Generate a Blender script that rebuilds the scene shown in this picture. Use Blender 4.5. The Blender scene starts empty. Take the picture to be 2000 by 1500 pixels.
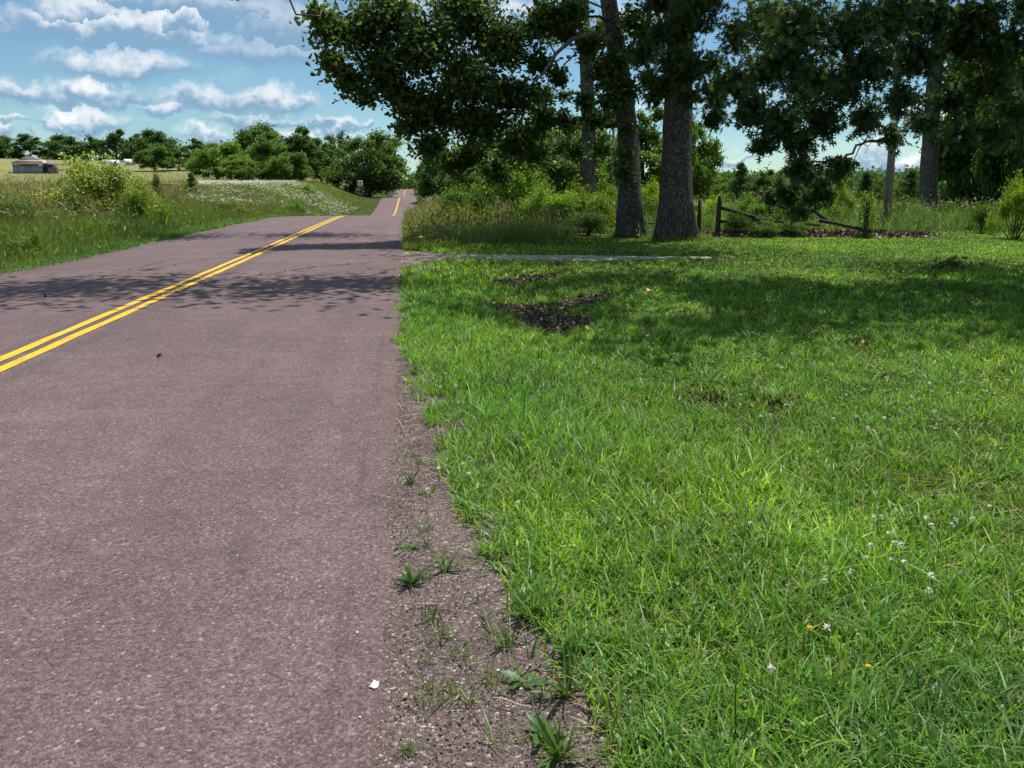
import bpy, math, random
import numpy as np
from mathutils import Vector, Matrix

R = math.radians
sc = bpy.context.scene
col = sc.collection

# ------------------------------------------------------------------ camera
EYE = 1.6
FPX = 1503.0                       # focal length for a 2000 px wide frame
PITCH = R(8.0)
PV = 370 + FPX * math.tan(PITCH)
YAW = math.atan(210 * math.cos(PITCH) / FPX)
cam_d = bpy.data.cameras.new('camera')
cam = bpy.data.objects.new('camera', cam_d)
col.objects.link(cam)
cam.location = (0, 0, EYE)
cam.rotation_euler = (math.pi / 2 - PITCH, 0, -YAW)
cam_d.sensor_width = 36.0
cam_d.lens = 36.0 * FPX / 2000
cam_d.shift_y = (PV - 750) / 2000
cam_d.clip_start = 0.05
cam_d.clip_end = 6000
sc.camera = cam

# ------------------------------------------------------------------ sun, sky, exposure
SUN = Vector((0.27, 0.29, 1.0)).normalized()      # towards the sun
sun_d = bpy.data.lights.new('sun', 'SUN')
sun_d.energy = 2.4
sun_d.angle = R(0.53)
sun_d.color = (1.0, 0.96, 0.88)
sun = bpy.data.objects.new('sun', sun_d)
col.objects.link(sun)
sun.rotation_euler = SUN.to_track_quat('Z', 'Y').to_euler()
sun.location = (20, 30, 60)

sc.view_settings.view_transform = 'Standard'
sc.view_settings.look = 'None'
sc.view_settings.gamma = 1.0
sc.view_settings.use_curve_mapping = False
sc.view_settings.exposure = 1.3

FWD = np.array([math.sin(YAW) * math.cos(PITCH), math.cos(YAW) * math.cos(PITCH), -math.sin(PITCH)])
RGT = np.array([math.cos(YAW), -math.sin(YAW), 0.0])
UPV = np.cross(RGT, FWD)
CAMP = np.array([0, 0, EYE])


def ray(u, v):
    return FWD + RGT * (u - 1000) / FPX - UPV * (v - PV) / FPX


def at(u, v, d):
    """the point seen at photo pixel (u, v) at depth d metres"""
    return CAMP + ray(u, v) * d


class Nodes:
    def __init__(self, tree):
        self.t = tree
        tree.nodes.clear()

    def n(self, kind, ins=None, **props):
        nd = self.t.nodes.new(kind)
        for k, v in props.items():
            setattr(nd, k, v)
        for k, v in (ins or {}).items():
            self.put(nd.inputs[k], v)
        return nd

    def put(self, sock, v):
        if isinstance(v, bpy.types.NodeSocket):
            self.t.links.new(v, sock)
        elif isinstance(v, bpy.types.Node):
            self.t.links.new(v.outputs[0], sock)
        else:
            sock.default_value = v

    def m(self, op, a, b=0.0, c=0.0, clamp=False):
        nd = self.n('ShaderNodeMath', operation=op, use_clamp=clamp)
        self.put(nd.inputs[0], a)
        self.put(nd.inputs[1], b)
        if len(nd.inputs) > 2:
            self.put(nd.inputs[2], c)
        return nd.outputs[0]

    def mix(self, fac, a, b, blend='MIX'):
        nd = self.n('ShaderNodeMix', data_type='RGBA', blend_type=blend, clamp_factor=True)
        self.put(nd.inputs['Factor'], fac)
        self.put(nd.inputs[6], a)
        self.put(nd.inputs[7], b)
        return nd.outputs[2]

    def ramp(self, fac, stops, interp='LINEAR'):
        nd = self.n('ShaderNodeValToRGB')
        cr = nd.color_ramp
        cr.interpolation = interp
        while len(cr.elements) > 1:
            cr.elements.remove(cr.elements[-1])
        for i, (p, c) in enumerate(stops):
            e = cr.elements[0] if i == 0 else cr.elements.new(p)
            e.position = p
            e.color = c if len(c) == 4 else (*c, 1)
        self.put(nd.inputs[0], fac)
        return nd.outputs[0]

    def smooth(self, x, lo, hi):
        nd = self.n('ShaderNodeMapRange', interpolation_type='SMOOTHSTEP')
        self.put(nd.inputs[0], x)
        self.put(nd.inputs[1], lo)
        self.put(nd.inputs[2], hi)
        return nd.outputs[0]

    def noise(self, vec, scale, detail=4.0, rough=0.55, dist=0.0):
        nd = self.n('ShaderNodeTexNoise', {'Scale': scale, 'Detail': detail, 'Roughness': rough, 'Distortion': dist})
        if vec is not None:
            self.put(nd.inputs['Vector'], vec)
        return nd


def build_world():
    w = bpy.data.worlds.new('World')
    sc.world = w
    w.use_nodes = True
    N = Nodes(w.node_tree)
    sky = N.n('ShaderNodeTexSky', sky_type='NISHITA')
    sky.sun_disc = False
    sky.sun_elevation = math.asin(SUN.z)
    sky.sun_rotation = math.atan2(SUN.x, SUN.y)
    sky.altitude = 300
    sky.air_density = 1.0
    sky.dust_density = 0.0
    sky.ozone_density = 2.5
    tc = N.n('ShaderNodeTexCoord')
    d = tc.outputs['Generated']
    sep = N.n('ShaderNodeSeparateXYZ', {0: d})
    # billowy distortion of the direction, so cloud outlines are ragged
    warp1 = N.noise(d, 24.0, 6.0, 0.62)
    warp2 = N.noise(d, 7.0, 3.0, 0.5)
    az = N.m('ARCTAN2', sep.outputs[0], sep.outputs[1])
    el = N.m('ARCSINE', sep.outputs[2])
    s1 = N.n('ShaderNodeSeparateColor', {0: warp1.outputs['Color']})
    s2 = N.n('ShaderNodeSeparateColor', {0: warp2.outputs['Color']})
    azw = N.m('ADD', az, N.m('ADD', N.m('MULTIPLY_ADD', s1.outputs[0], 0.10, -0.05), N.m('MULTIPLY_ADD', s2.outputs[0], 0.06, -0.03)))
    elw = N.m('ADD', el, N.m('ADD', N.m('MULTIPLY_ADD', s1.outputs[1], 0.060, -0.030), N.m('MULTIPLY_ADD', s2.outputs[1], 0.022, -0.011)))
    # cumulus in view: centre pixel, half width, half height, brightness of the top
    clouds = [(225, 62, 190, 34, .85), (150, 22, 62, 34, .95), (345, 50, 50, 26, .95), (235, 132, 105, 26, .8), (160, 186, 44, 26, 1.0),
              (230, 184, 62, 18, .55), (40, 184, 62, 20, .75), (172, 240, 62, 24, 1.0), (120, 243, 34, 13, .8), (28, 241, 20, 8, .85),
              (460, 205, 130, 26, .72), (565, 200, 50, 24, .85), (330, 212, 40, 17, .8), (520, 105, 105, 26, .35), (570, 60, 70, 50, .4),
              (642, 245, 45, 12, .9), (405, 270, 34, 17, 1.0), (400, 20, 160, 24, .45),
              (700, 244, 18, 8, .8), (12, 265, 26, 14, .9), (530, 240, 100, 12, .55), (620, 270, 80, 10, .9),
              (1712, 318, 45, 30, 1.0), (1785, 330, 40, 16, 1.0), (1440, 318, 40, 10, .9), (1030, 40, 60, 30, .8), (1250, 60, 70, 40, .8)]
    D = None
    B = None
    T = None
    for (u, v, hw, hh, br) in clouds:
        q = ray(u, v)
        q = q / np.linalg.norm(q)
        a0 = math.atan2(q[0], q[1])
        e0 = math.asin(q[2])
        wa = hw / FPX * 1.25
        wh = hh / FPX * 1.25
        a = N.m('MULTIPLY_ADD', azw, 1 / wa, -a0 / wa)
        b = N.m('MULTIPLY_ADD', elw, 1 / wh, -e0 / wh)
        # flatter below than above
        bb = N.m('MULTIPLY', b, N.m('MULTIPLY_ADD', N.m('LESS_THAN', b, 0.0), 0.55, 1.0))
        ln = N.m('SQRT', N.m('ADD', N.m('MULTIPLY', a, a), N.m('MULTIPLY', bb, bb)))
        dn = N.m('SUBTRACT', 1.0, ln)
        sh = N.m('MULTIPLY_ADD', b, 0.5, 0.42)
        if D is None:
            D, B, T = dn, sh, N.m('ADD', br, 0.0)
        else:
            g = N.m('GREATER_THAN', dn, D)
            B = N.m('MULTIPLY_ADD', N.m('SUBTRACT', sh, B), g, B)
            T = N.m('MULTIPLY_ADD', N.m('SUBTRACT', br, T), g, T)
            D = N.m('MAXIMUM', D, dn)
    # cloud over the rest of the sky, thickened overhead to add fill light
    mp = N.n('ShaderNodeVectorMath', {0: d, 1: (1.0, 1.0, 2.4)}, operation='MULTIPLY')
    gen = N.noise(mp.outputs[0], 4.2, 7.0, 0.58)
    up = N.n('ShaderNodeVectorMath', {0: mp.outputs[0], 1: (0.0, 0.0, 0.055)}, operation='ADD')
    gen2 = N.noise(up.outputs[0], 4.2, 7.0, 0.58)
    gd = N.m('MULTIPLY', N.m('SUBTRACT', gen.outputs[0], 0.46), 5.0)
    gs = N.m('MULTIPLY_ADD', N.m('SUBTRACT', gen.outputs[0], gen2.outputs[0]), 6.0, 0.5, clamp=True)
    high = N.smooth(el, 0.235, 0.31)
    gd = N.m('MULTIPLY_ADD', N.m('SUBTRACT', 1.0, high), -0.75, gd)
    g = N.m('GREATER_THAN', gd, D)
    B = N.m('MULTIPLY_ADD', N.m('SUBTRACT', gs, B), g, B)
    T = N.m('MULTIPLY_ADD', N.m('SUBTRACT', 0.9, T), g, T)
    D = N.m('MAXIMUM', D, gd)
    fine = N.noise(d, 46.0, 6.0, 0.62)
    Dn = N.m('ADD', D, N.m('MULTIPLY_ADD', fine.outputs[0], 0.8, -0.40))
    mask = N.m('MULTIPLY', N.smooth(Dn, -0.18, 0.55), 0.90)
    wisp = N.noise(mp.outputs[0], 3.0, 8.0, 0.62, 0.6)
    veil = N.m('MULTIPLY', N.smooth(wisp.outputs[0], 0.45, 0.75), 0.25)
    mask = N.m('MAXIMUM', mask, veil)
    lit = N.m('MULTIPLY', N.smooth(N.m('ADD', B, N.m('MULTIPLY_ADD', fine.outputs[0], 0.8, -0.4)), 0.30, 0.78), T)
    ccol = N.mix(lit, (0.100, 0.168, 0.245, 1), (0.41, 0.42, 0.43, 1))
    tint = N.mix(1.0, sky.outputs[0], (0.64, 0.80, 0.80, 1), 'MULTIPLY')
    bg1 = N.n('ShaderNodeBackground', {'Color': tint, 'Strength': 0.051})
    bg2 = N.n('ShaderNodeBackground', {'Color': ccol, 'Strength': 1.0})
    mx = N.n('ShaderNodeMixShader', {0: mask, 1: bg1.outputs[0], 2: bg2.outputs[0]})
    N.n('ShaderNodeOutputWorld', {0: mx.outputs[0]})
    w.cycles.sampling_method = 'MANUAL'
    w.cycles.sample_map_resolution = 512


build_world()

# render settings (speed for heavy foliage)
sc.cycles.max_bounces = 8
sc.cycles.diffuse_bounces = 4
sc.cycles.glossy_bounces = 2
sc.cycles.transmission_bounces = 5
sc.cycles.transparent_max_bounces = 4
sc.cycles.use_denoising = True
sc.cycles.denoiser = 'OPENIMAGEDENOISE'
sc.cycles.sample_clamp_indirect = 4.0

# ------------------------------------------------------------------ helpers


def smoothstep(x, a, b):
    t = np.clip((x - a) / (b - a), 0, 1)
    return t * t * (3 - 2 * t)


_lat = {}


def vnoise(x, y, scale, seed=0):
    """value noise in 0..1"""
    if seed not in _lat:
        _lat[seed] = np.random.default_rng(seed + 900).random((128, 128))
    L = _lat[seed]
    fx = np.asarray(x) * scale + 1000.0
    fy = np.asarray(y) * scale + 1000.0
    ix = np.floor(fx).astype(int)
    iy = np.floor(fy).astype(int)
    tx = fx - ix
    ty = fy - iy
    tx = tx * tx * (3 - 2 * tx)
    ty = ty * ty * (3 - 2 * ty)
    a = L[ix % 128, iy % 128]
    b = L[(ix + 1) % 128, iy % 128]
    c = L[ix % 128, (iy + 1) % 128]
    e = L[(ix + 1) % 128, (iy + 1) % 128]
    return (a * (1 - tx) + b * tx) * (1 - ty) + (c * (1 - tx) + e * tx) * ty


def fbm(x, y, scale, seed=0, oct=3):
    s = 0
    a = 1.0
    t = 0
    for k in range(oct):
        s = s + a * vnoise(x, y, scale * 2 ** k, seed + 17 * k)
        t += a
        a *= 0.5
    return s / t


def hermite(xk, yk):
    """smooth interpolation through knots"""
    xk = np.array(xk, float)
    yk = np.array(yk, float)
    m = np.gradient(yk, xk)
    for i in range(1, len(xk) - 1):
        if (yk[i + 1] - yk[i]) * (yk[i] - yk[i - 1]) <= 0:
            m[i] = 0

    def f(x):
        x = np.clip(np.asarray(x, float), xk[0], xk[-1])
        i = np.clip(np.searchsorted(xk, x, side='right') - 1, 0, len(xk) - 2)
        h = xk[i + 1] - xk[i]
        t = (x - xk[i]) / h
        return ((2 * t**3 - 3 * t**2 + 1) * yk[i] + (t**3 - 2 * t**2 + t) * h * m[i] + (-2 * t**3 + 3 * t**2) * yk[i + 1] + (t**3 - t**2) * h * m[i + 1])
    return f


HALF = 3.62
road_x = hermite([-60, 30, 60, 120, 165, 250, 340, 500, 3000], [-3.72, -3.72, -3.5, -1.9, -1.2, -0.4, 0.1, 0.4, 0.4])
road_z = hermite([-60, 0, 20, 36, 46, 56, 75, 100, 122, 140, 165, 180, 215, 250, 330, 365, 420, 700, 3000],
                 [0, 0, 0.02, 0.06, 0.03, -0.35, -1.6, -2.4, -2.45, -1.75, -0.25, -0.15, -1.2, -0.9, 1.25, 1.75, 1.3, -3, -3])
left_z = hermite([0, 12, 30, 60, 100, 160, 220, 290, 350, 460, 700, 3000], [0, 0.0, 0.15, 0.8, 1.7, 2.65, 4.6, 8.6, 12.3, 16, 14, 14])
right_z = hermite([0, 14, 26, 60, 120, 250, 400, 700, 1200, 3000], [0, 0.0, 0.05, 0.0, -0.6, -1.5, 0.0, 6, 12, 12])


def natural(x, y):
    r = np.hypot(x, y)
    k = smoothstep(x / np.maximum(r, 6), -0.13, 0.04)
    z = left_z(r) * (1 - k) + right_z(r) * k
    near = 1 - smoothstep(r, 40, 120)
    z = z + (fbm(x, y, 0.12, 3) - 0.5) * 0.22 * near * smoothstep(x, 0.3, 3.0)
    z = z - 0.15 * np.exp(-((x - 1.7) / 0.9) ** 2) * smoothstep(y, 3.0, 6.5) * (1 - smoothstep(y, 13.0, 16.5))
    # shallow swale where the leaves have gathered
    z = z - 0.10 * np.exp(-(((x - 2.0) / 1.4) ** 2 + ((y - 10.4) / 2.4) ** 2))
    return z


def ground_z(x, y):
    x = np.asarray(x, float)
    y = np.asarray(y, float)
    t = x - road_x(y)
    rz = road_z(y)
    n = natural(x, y)
    far = smoothstep(y, 40, 70)
    lo = HALF + 0.15
    hiL = 8.0 + 8.0 * far
    hiR = 5.5 + 3.0 * far
    hi = np.where(t < 0, hiL, hiR)
    k = smoothstep(np.abs(t), lo, hi)
    z = (rz - 0.02) * (1 - k) + n * k
    return np.where(np.abs(t) < HALF - 0.3, rz - 0.12, z)


def gz(x, y):
    return float(ground_z(np.array([x]), np.array([y]))[0])


def on_ground(u, v, n=30):
    """where the sight line through a photo pixel meets the ground"""
    d = ray(u, v)
    z = 0.0
    P = CAMP
    for _ in range(n):
        t = (z - EYE) / d[2]
        P = CAMP + d * t
        z = 0.5 * z + 0.5 * gz(P[0], P[1])
    return P


def new_mesh(name, verts, tris, colors=None, smooth=False, uv=None):
    verts = np.ascontiguousarray(verts, np.float32).reshape(-1, 3)
    tris = np.ascontiguousarray(tris, np.int32).reshape(-1, 3)
    me = bpy.data.meshes.new(name)
    me.vertices.add(len(verts))
    me.vertices.foreach_set('co', verts.ravel())
    me.loops.add(len(tris) * 3)
    me.loops.foreach_set('vertex_index', tris.ravel())
    me.polygons.add(len(tris))
    me.polygons.foreach_set('loop_start', np.arange(0, len(tris) * 3, 3, dtype=np.int32))
    if smooth:
        me.polygons.foreach_set('use_smooth', np.ones(len(tris), bool))
    if colors is not None:
        ca = me.color_attributes.new('Col', 'FLOAT_COLOR', 'POINT')
        c = np.ones((len(verts), 4), np.float32)
        c[:, :3] = colors
        ca.data.foreach_set('color', c.ravel())
    if uv is not None:
        ul = me.uv_layers.new(name='UVMap')
        ul.data.foreach_set('uv', np.ascontiguousarray(uv[tris.ravel()], np.float32).ravel())
    me.update(calc_edges=True)
    me.validate()
    return me


def link(name, me, mat=None, parent=None, loc=None, rot=None, label=None, cat=None, group=None, kind=None, color=None, scale=None):
    o = bpy.data.objects.new(name, me)
    col.objects.link(o)
    if mat is not None and me is not None and len(me.materials) == 0:
        me.materials.append(mat)
    if parent is not None:
        o.parent = parent
    if loc is not None:
        o.location = loc
    if rot is not None:
        o.rotation_euler = rot
    if scale is not None:
        o.scale = scale if hasattr(scale, '__len__') else (scale,) * 3
    if label:
        o['label'] = label
    if cat:
        o['category'] = cat
    if group:
        o['group'] = group
    if kind:
        o['kind'] = kind
    if color is not None:
        o.color = (*color, 1)
    return o


class Geo:
    """collects triangles"""

    def __init__(self):
        self.v, self.t, self.c, self.n = [], [], [], 0

    def add(self, v, t, c=None):
        v = np.asarray(v, float).reshape(-1, 3)
        self.v.append(v)
        self.t.append(np.asarray(t, int).reshape(-1, 3) + self.n)
        if c is None:
            c = np.ones((len(v), 3))
        c = np.broadcast_to(np.asarray(c, float), (len(v), 3))
        self.c.append(c)
        self.n += len(v)

    def box(self, lo, hi, M=None, c=None):
        x0, y0, z0 = lo
        x1, y1, z1 = hi
        v = np.array([[x, y, z] for z in (z0, z1) for y in (y0, y1) for x in (x0, x1)], float)
        if M is not None:
            v = (np.array(M)[:3, :3] @ v.T).T + np.array(M)[:3, 3]
        q = [(0, 2, 3, 1), (4, 5, 7, 6), (0, 1, 5, 4), (2, 6, 7, 3), (0, 4, 6, 2), (1, 3, 7, 5)]
        t = []
        for a, b, cc, d in q:
            t += [(a, b, cc), (a, cc, d)]
        self.add(v, t, c)

    def tube(self, pts, rad, sides=8, c=None, cap=True, lump=0.0, seed=0):
        pts = np.asarray(pts, float)
        k = len(pts)
        rad = np.broadcast_to(np.asarray(rad, float), (k,))
        tan = np.gradient(pts, axis=0)
        tan /= np.linalg.norm(tan, axis=1)[:, None] + 1e-9
        ref = np.array([0, 0, 1.0]) if abs(tan[0][2]) < 0.9 else np.array([1.0, 0, 0])
        rg = np.random.default_rng(seed)
        V = []
        ang = np.arange(sides) / sides * 2 * math.pi
        lob = 1 + lump * (rg.random(sides) - 0.5) * 2
        for i in range(k):
            a = np.cross(tan[i], ref)
            a /= np.linalg.norm(a) + 1e-9
            b = np.cross(tan[i], a)
            rr = rad[i] * lob * (1 + lump * 0.5 * (rg.random(sides) - 0.5))
            V.append(pts[i] + rr[:, None] * (np.cos(ang)[:, None] * a + np.sin(ang)[:, None] * b))
        V = np.concatenate(V)
        T = []
        for i in range(k - 1):
            for j in range(sides):
                a = i * sides + j
                b = i * sides + (j + 1) % sides
                T += [(a, b, b + sides), (a, b + sides, a + sides)]
        if cap:
            for j in range(1, sides - 1):
                T.append((0, j + 1, j))
                e = (k - 1) * sides
                T.append((e, e + j, e + j + 1))
        self.add(V, T, c)

    def mesh(self, name, smooth=False, col=True):
        return new_mesh(name, np.concatenate(self.v), np.concatenate(self.t), np.concatenate(self.c) if col else None, smooth)


def wobble(p0, p1, k, amp, rng, sag=0.0):
    p0 = np.asarray(p0, float)
    p1 = np.asarray(p1, float)
    s = np.linspace(0, 1, k)
    P = p0 + (p1 - p0) * s[:, None]
    L = np.linalg.norm(p1 - p0)
    w = np.cumsum(rng.normal(0, 1, (k, 3)), axis=0)
    w -= w[0] + (w[-1] - w[0]) * s[:, None]
    P = P + w * amp * L / math.sqrt(k)
    P[:, 2] += sag * L * 4 * s * (1 - s)
    return P


def unit(v):
    return v / (np.linalg.norm(v, axis=-1, keepdims=True) + 1e-9)


# leaf outlines (long axis +y, unit length)
LEAF_PLAIN = (np.array([[0, 0, 0], [.2, .35, .03], [-.2, .35, .03], [.15, .7, .02], [-.15, .7, .02], [0, 1, -.06]], float),
              np.array([[0, 1, 2], [2, 1, 3], [2, 3, 4], [4, 3, 5]]))
LEAF_QUAD = (np.array([[0, 0, 0], [.32, .5, .04], [0, 1, 0], [-.32, .5, -.04]], float), np.array([[0, 1, 2], [0, 2, 3]]))
LEAF_OAK = (np.array([[0, 0, 0], [.10, .25, .01], [.27, .42, -.03], [.17, .56, .01], [.36, .74, -.04], [.16, .97, -.02],
                      [-.16, .97, -.02], [-.36, .74, -.04], [-.17, .56, .01], [-.27, .42, -.03], [-.10, .25, .01]], float),
            np.array([[0, 1, 10], [1, 2, 3], [10, 8, 9], [1, 3, 10], [10, 3, 8], [3, 4, 5], [8, 6, 7], [3, 5, 8], [8, 5, 6]]))
LEAF_BROAD = (np.array([[0, 0, 0], [.16, .36, -.03], [-.16, .36, -.03], [.33, .74, -.05], [-.33, .74, -.05], [.10, 1, 0], [-.10, 1, 0]], float),
              np.array([[0, 1, 2], [2, 1, 3], [2, 3, 4], [4, 3, 5], [4, 5, 6]]))
_b = [(.010, 0, 0), (.045, .24, 0), (.06, .40, 0), (.06, .60, 0), (.04, .78, 0)]
_tips = [(.33, .22, -.05), (.44, .58, -.07), (.25, .90, -.06)]
_pv = [(x, y, z) for (x, y, z) in _b] + [(-x, y, z) for (x, y, z) in _b] + [(0, 1.0, -.06)] + _tips + [(-x, y, z) for (x, y, z) in _tips]
_pt = []
for _i in range(4):
    _pt += [(_i, _i + 1, _i + 6), (_i, _i + 6, _i + 5)]
_pt += [(4, 10, 9)]
for _i in range(3):
    _pt += [(_i + 1, 11 + _i, _i + 2), (_i + 6, _i + 7, 14 + _i)]
LEAF_PIN = (np.array(_pv, float), np.array(_pt))


def leaf_frames(rng, n, up=0.6, droop=0.0):
    nor = unit(rng.normal(0, 1, (n, 3)) + np.array([0, 0, up * 2.0]))
    t = rng.normal(0, 1, (n, 3)) + np.array([0, 0, -droop * 2.0])
    t = unit(t - nor * np.sum(t * nor, axis=1)[:, None])
    s = np.cross(t, nor)
    return np.stack([s, t, nor], axis=2)      # columns: x, y, z


def scatter_leaves(geo, rng, P, size, leaf, colors, up=0.6, droop=0.0, frames=None):
    n = len(P)
    V, T = leaf
    M = leaf_frames(rng, n, up, droop) if frames is None else frames
    sz = np.broadcast_to(np.asarray(size, float), (n,))
    W = np.einsum('nij,vj->nvi', M, V) * sz[:, None, None] + P[:, None, :]
    k = len(V)
    TT = (T[None] + (np.arange(n) * k)[:, None, None]).reshape(-1, 3)
    geo.add(W.reshape(-1, 3), TT, np.repeat(colors, k, axis=0))


def palette(rng, n, cols, weights=None, jitter=0.18):
    cols = np.array(cols, float)
    i = rng.choice(len(cols), n, p=weights)
    c = cols[i] * (1 + rng.normal(0, jitter, (n, 1)))
    return np.clip(c, 0.004, 1)


def clump_points(rng, centre, rad, n, subs=9, spread=0.32):
    """leaf positions gathered round twigs in an ellipsoidal clump; also returns the twig ends"""
    centre = np.asarray(centre, float)
    rad = np.broadcast_to(np.asarray(rad, float), (3,))
    d = unit(rng.normal(0, 1, (subs, 3)))
    q = centre + d * rad * (0.35 + 0.65 * rng.random((subs, 1)) ** 0.6)
    i = rng.integers(0, subs, n)
    s = rng.random((n, 1)) ** 0.6
    P = centre + (q[i] - centre) * s + rng.normal(0, 1, (n, 3)) * rad * spread * (0.5 + 0.5 * s)
    return P, q


def blades(geo, rng, P, length, width, bend, colors, segs=2, tilt=0.25, tipdark=0.0):
    n = len(P)
    a = rng.random(n) * 2 * math.pi
    lean = np.stack([np.cos(a), np.sin(a), np.zeros(n)], 1)
    tw = a + math.pi / 2 + rng.normal(0, 0.6, n)
    wd = np.stack([np.cos(tw), np.sin(tw), np.zeros(n)], 1)
    L = np.broadcast_to(np.asarray(length, float), (n,))
    Wd = np.broadcast_to(np.asarray(width, float), (n,))
    bd = np.broadcast_to(np.asarray(bend, float), (n,))
    tl = np.abs(rng.normal(0, tilt, n))
    rows = []
    for j in range(segs + 1):
        s = j / segs
        hor = L * (tl * s + bd * s * s)
        ver = L * (s - 0.55 * bd * s * s) / np.sqrt(1 + tl * tl)
        c = P + lean * hor[:, None]
        c[:, 2] += ver
        if j < segs:
            w = Wd * (1 - 0.85 * s ** 1.6) * (0.75 if j == 0 else 1.0) * 0.5
            rows += [c - wd * w[:, None], c + wd * w[:, None]]
        else:
            rows += [c]
    V = np.stack(rows, 1)
    k = V.shape[1]
    T = []
    for j in range(segs - 1):
        T += [(2 * j, 2 * j + 1, 2 * j + 3), (2 * j, 2 * j + 3, 2 * j + 2)]
    T += [(2 * segs - 2, 2 * segs - 1, 2 * segs)]
    T = np.array(T)
    TT = (T[None] + (np.arange(n) * k)[:, None, None]).reshape(-1, 3)
    geo.add(V.reshape(-1, 3), TT, np.repeat(colors, k, axis=0))


# ------------------------------------------------------------------ materials
def new_mat(name):
    m = bpy.data.materials.new(name)
    m.use_nodes = True
    return m, Nodes(m.node_tree)


def leaf_material(name, trans=0.35, gloss=0.05, rough=0.4, warm=(1.25, 1.3, 0.55)):
    m, N = new_mat(name)
    at_ = N.n('ShaderNodeAttribute', attribute_name='Col')
    oi = N.n('ShaderNodeObjectInfo')
    c = N.mix(1.0, at_.outputs['Color'], oi.outputs['Color'], 'MULTIPLY')
    tcol = N.mix(1.0, c, (*warm, 1), 'MULTIPLY')
    df = N.n('ShaderNodeBsdfDiffuse', {'Color': c})
    tr = N.n('ShaderNodeBsdfTranslucent', {'Color': tcol})
    gl = N.n('ShaderNodeBsdfGlossy', {'Color': (0.9, 0.95, 1, 1), 'Roughness': rough})
    a = N.n('ShaderNodeMixShader', {0: trans, 1: df.outputs[0], 2: tr.outputs[0]})
    b = N.n('ShaderNodeMixShader', {0: gloss, 1: a.outputs[0], 2: gl.outputs[0]})
    N.n('ShaderNodeOutputMaterial', {0: b.outputs[0]})
    return m


def plain_material(name, rough=0.8, spec=0.3, noise=0.25, scale=8.0, bump=0.0, use_col=True, base=(0.5, 0.5, 0.5), metal=0.0):
    m, N = new_mat(name)
    tc = N.n('ShaderNodeTexCoord')
    nz = N.noise(tc.outputs['Object'], scale, 5.0, 0.6)
    if use_col:
        src = N.n('ShaderNodeAttribute', attribute_name='Col').outputs['Color']
    else:
        src = N.n('ShaderNodeRGB').outputs[0]
        src.default_value = (*base, 1)
    k = N.m('MULTIPLY_ADD', nz.outputs[0], 2 * noise, 1 - noise)
    cc = N.n('ShaderNodeCombineColor', {0: k, 1: k, 2: k})
    c = N.mix(1.0, src, cc.outputs[0], 'MULTIPLY')
    b = N.n('ShaderNodeBsdfPrincipled', {'Base Color': c, 'Roughness': rough, 'Specular IOR Level': spec, 'Metallic': metal})
    if bump:
        bp = N.n('ShaderNodeBump', {'Strength': bump, 'Distance': 0.02, 'Height': nz.outputs[0]})
        N.put(b.inputs['Normal'], bp.outputs[0])
    N.n('ShaderNodeOutputMaterial', {0: b.outputs[0]})
    return m


def bark_material(name, dark, light, scale=1.0):
    m, N = new_mat(name)
    tc = N.n('ShaderNodeTexCoord')
    wv = N.noise(tc.outputs['Object'], 3.0 * scale, 3.0)
    st = N.n('ShaderNodeVectorMath', {0: tc.outputs['Object'], 1: (24 * scale, 24 * scale, 3.0 * scale)}, operation='MULTIPLY')
    st2 = N.n('ShaderNodeVectorMath', {0: st.outputs[0], 1: N.n('ShaderNodeVectorMath', {0: wv.outputs['Color'], 1: (1.6, 1.6, 1.6)}, operation='MULTIPLY').outputs[0]}, operation='ADD')
    vo = N.n('ShaderNodeTexVoronoi', {'Vector': st2.outputs[0], 'Scale': 1.0}, feature='DISTANCE_TO_EDGE')
    fi = N.noise(st.outputs[0], 3.0, 5.0, 0.65)
    ridge = N.smooth(N.m('ADD', vo.outputs[0], N.m('MULTIPLY_ADD', fi.outputs[0], 0.25, -0.12)), 0.0, 0.34)
    pat = N.noise(tc.outputs['Object'], 1.4, 4.0, 0.6)
    c = N.mix(ridge, (*dark, 1), (*light, 1))
    lich = N.smooth(N.m('MULTIPLY', N.m('MULTIPLY', pat.outputs[0], fi.outputs[0]), ridge), 0.22, 0.38)
    c = N.mix(N.m('MULTIPLY', lich, 0.75), c, (0.30, 0.31, 0.27, 1))
    b = N.n('ShaderNodeBsdfPrincipled', {'Base Color': c, 'Roughness': 0.9, 'Specular IOR Level': 0.15})
    bp = N.n('ShaderNodeBump', {'Strength': 0.9, 'Distance': 0.03, 'Height': N.m('ADD', ridge, N.m('MULTIPLY', fi.outputs[0], 0.3))})
    N.put(b.inputs['Normal'], bp.outputs[0])
    N.n('ShaderNodeOutputMaterial', {0: b.outputs[0]})
    return m


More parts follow.
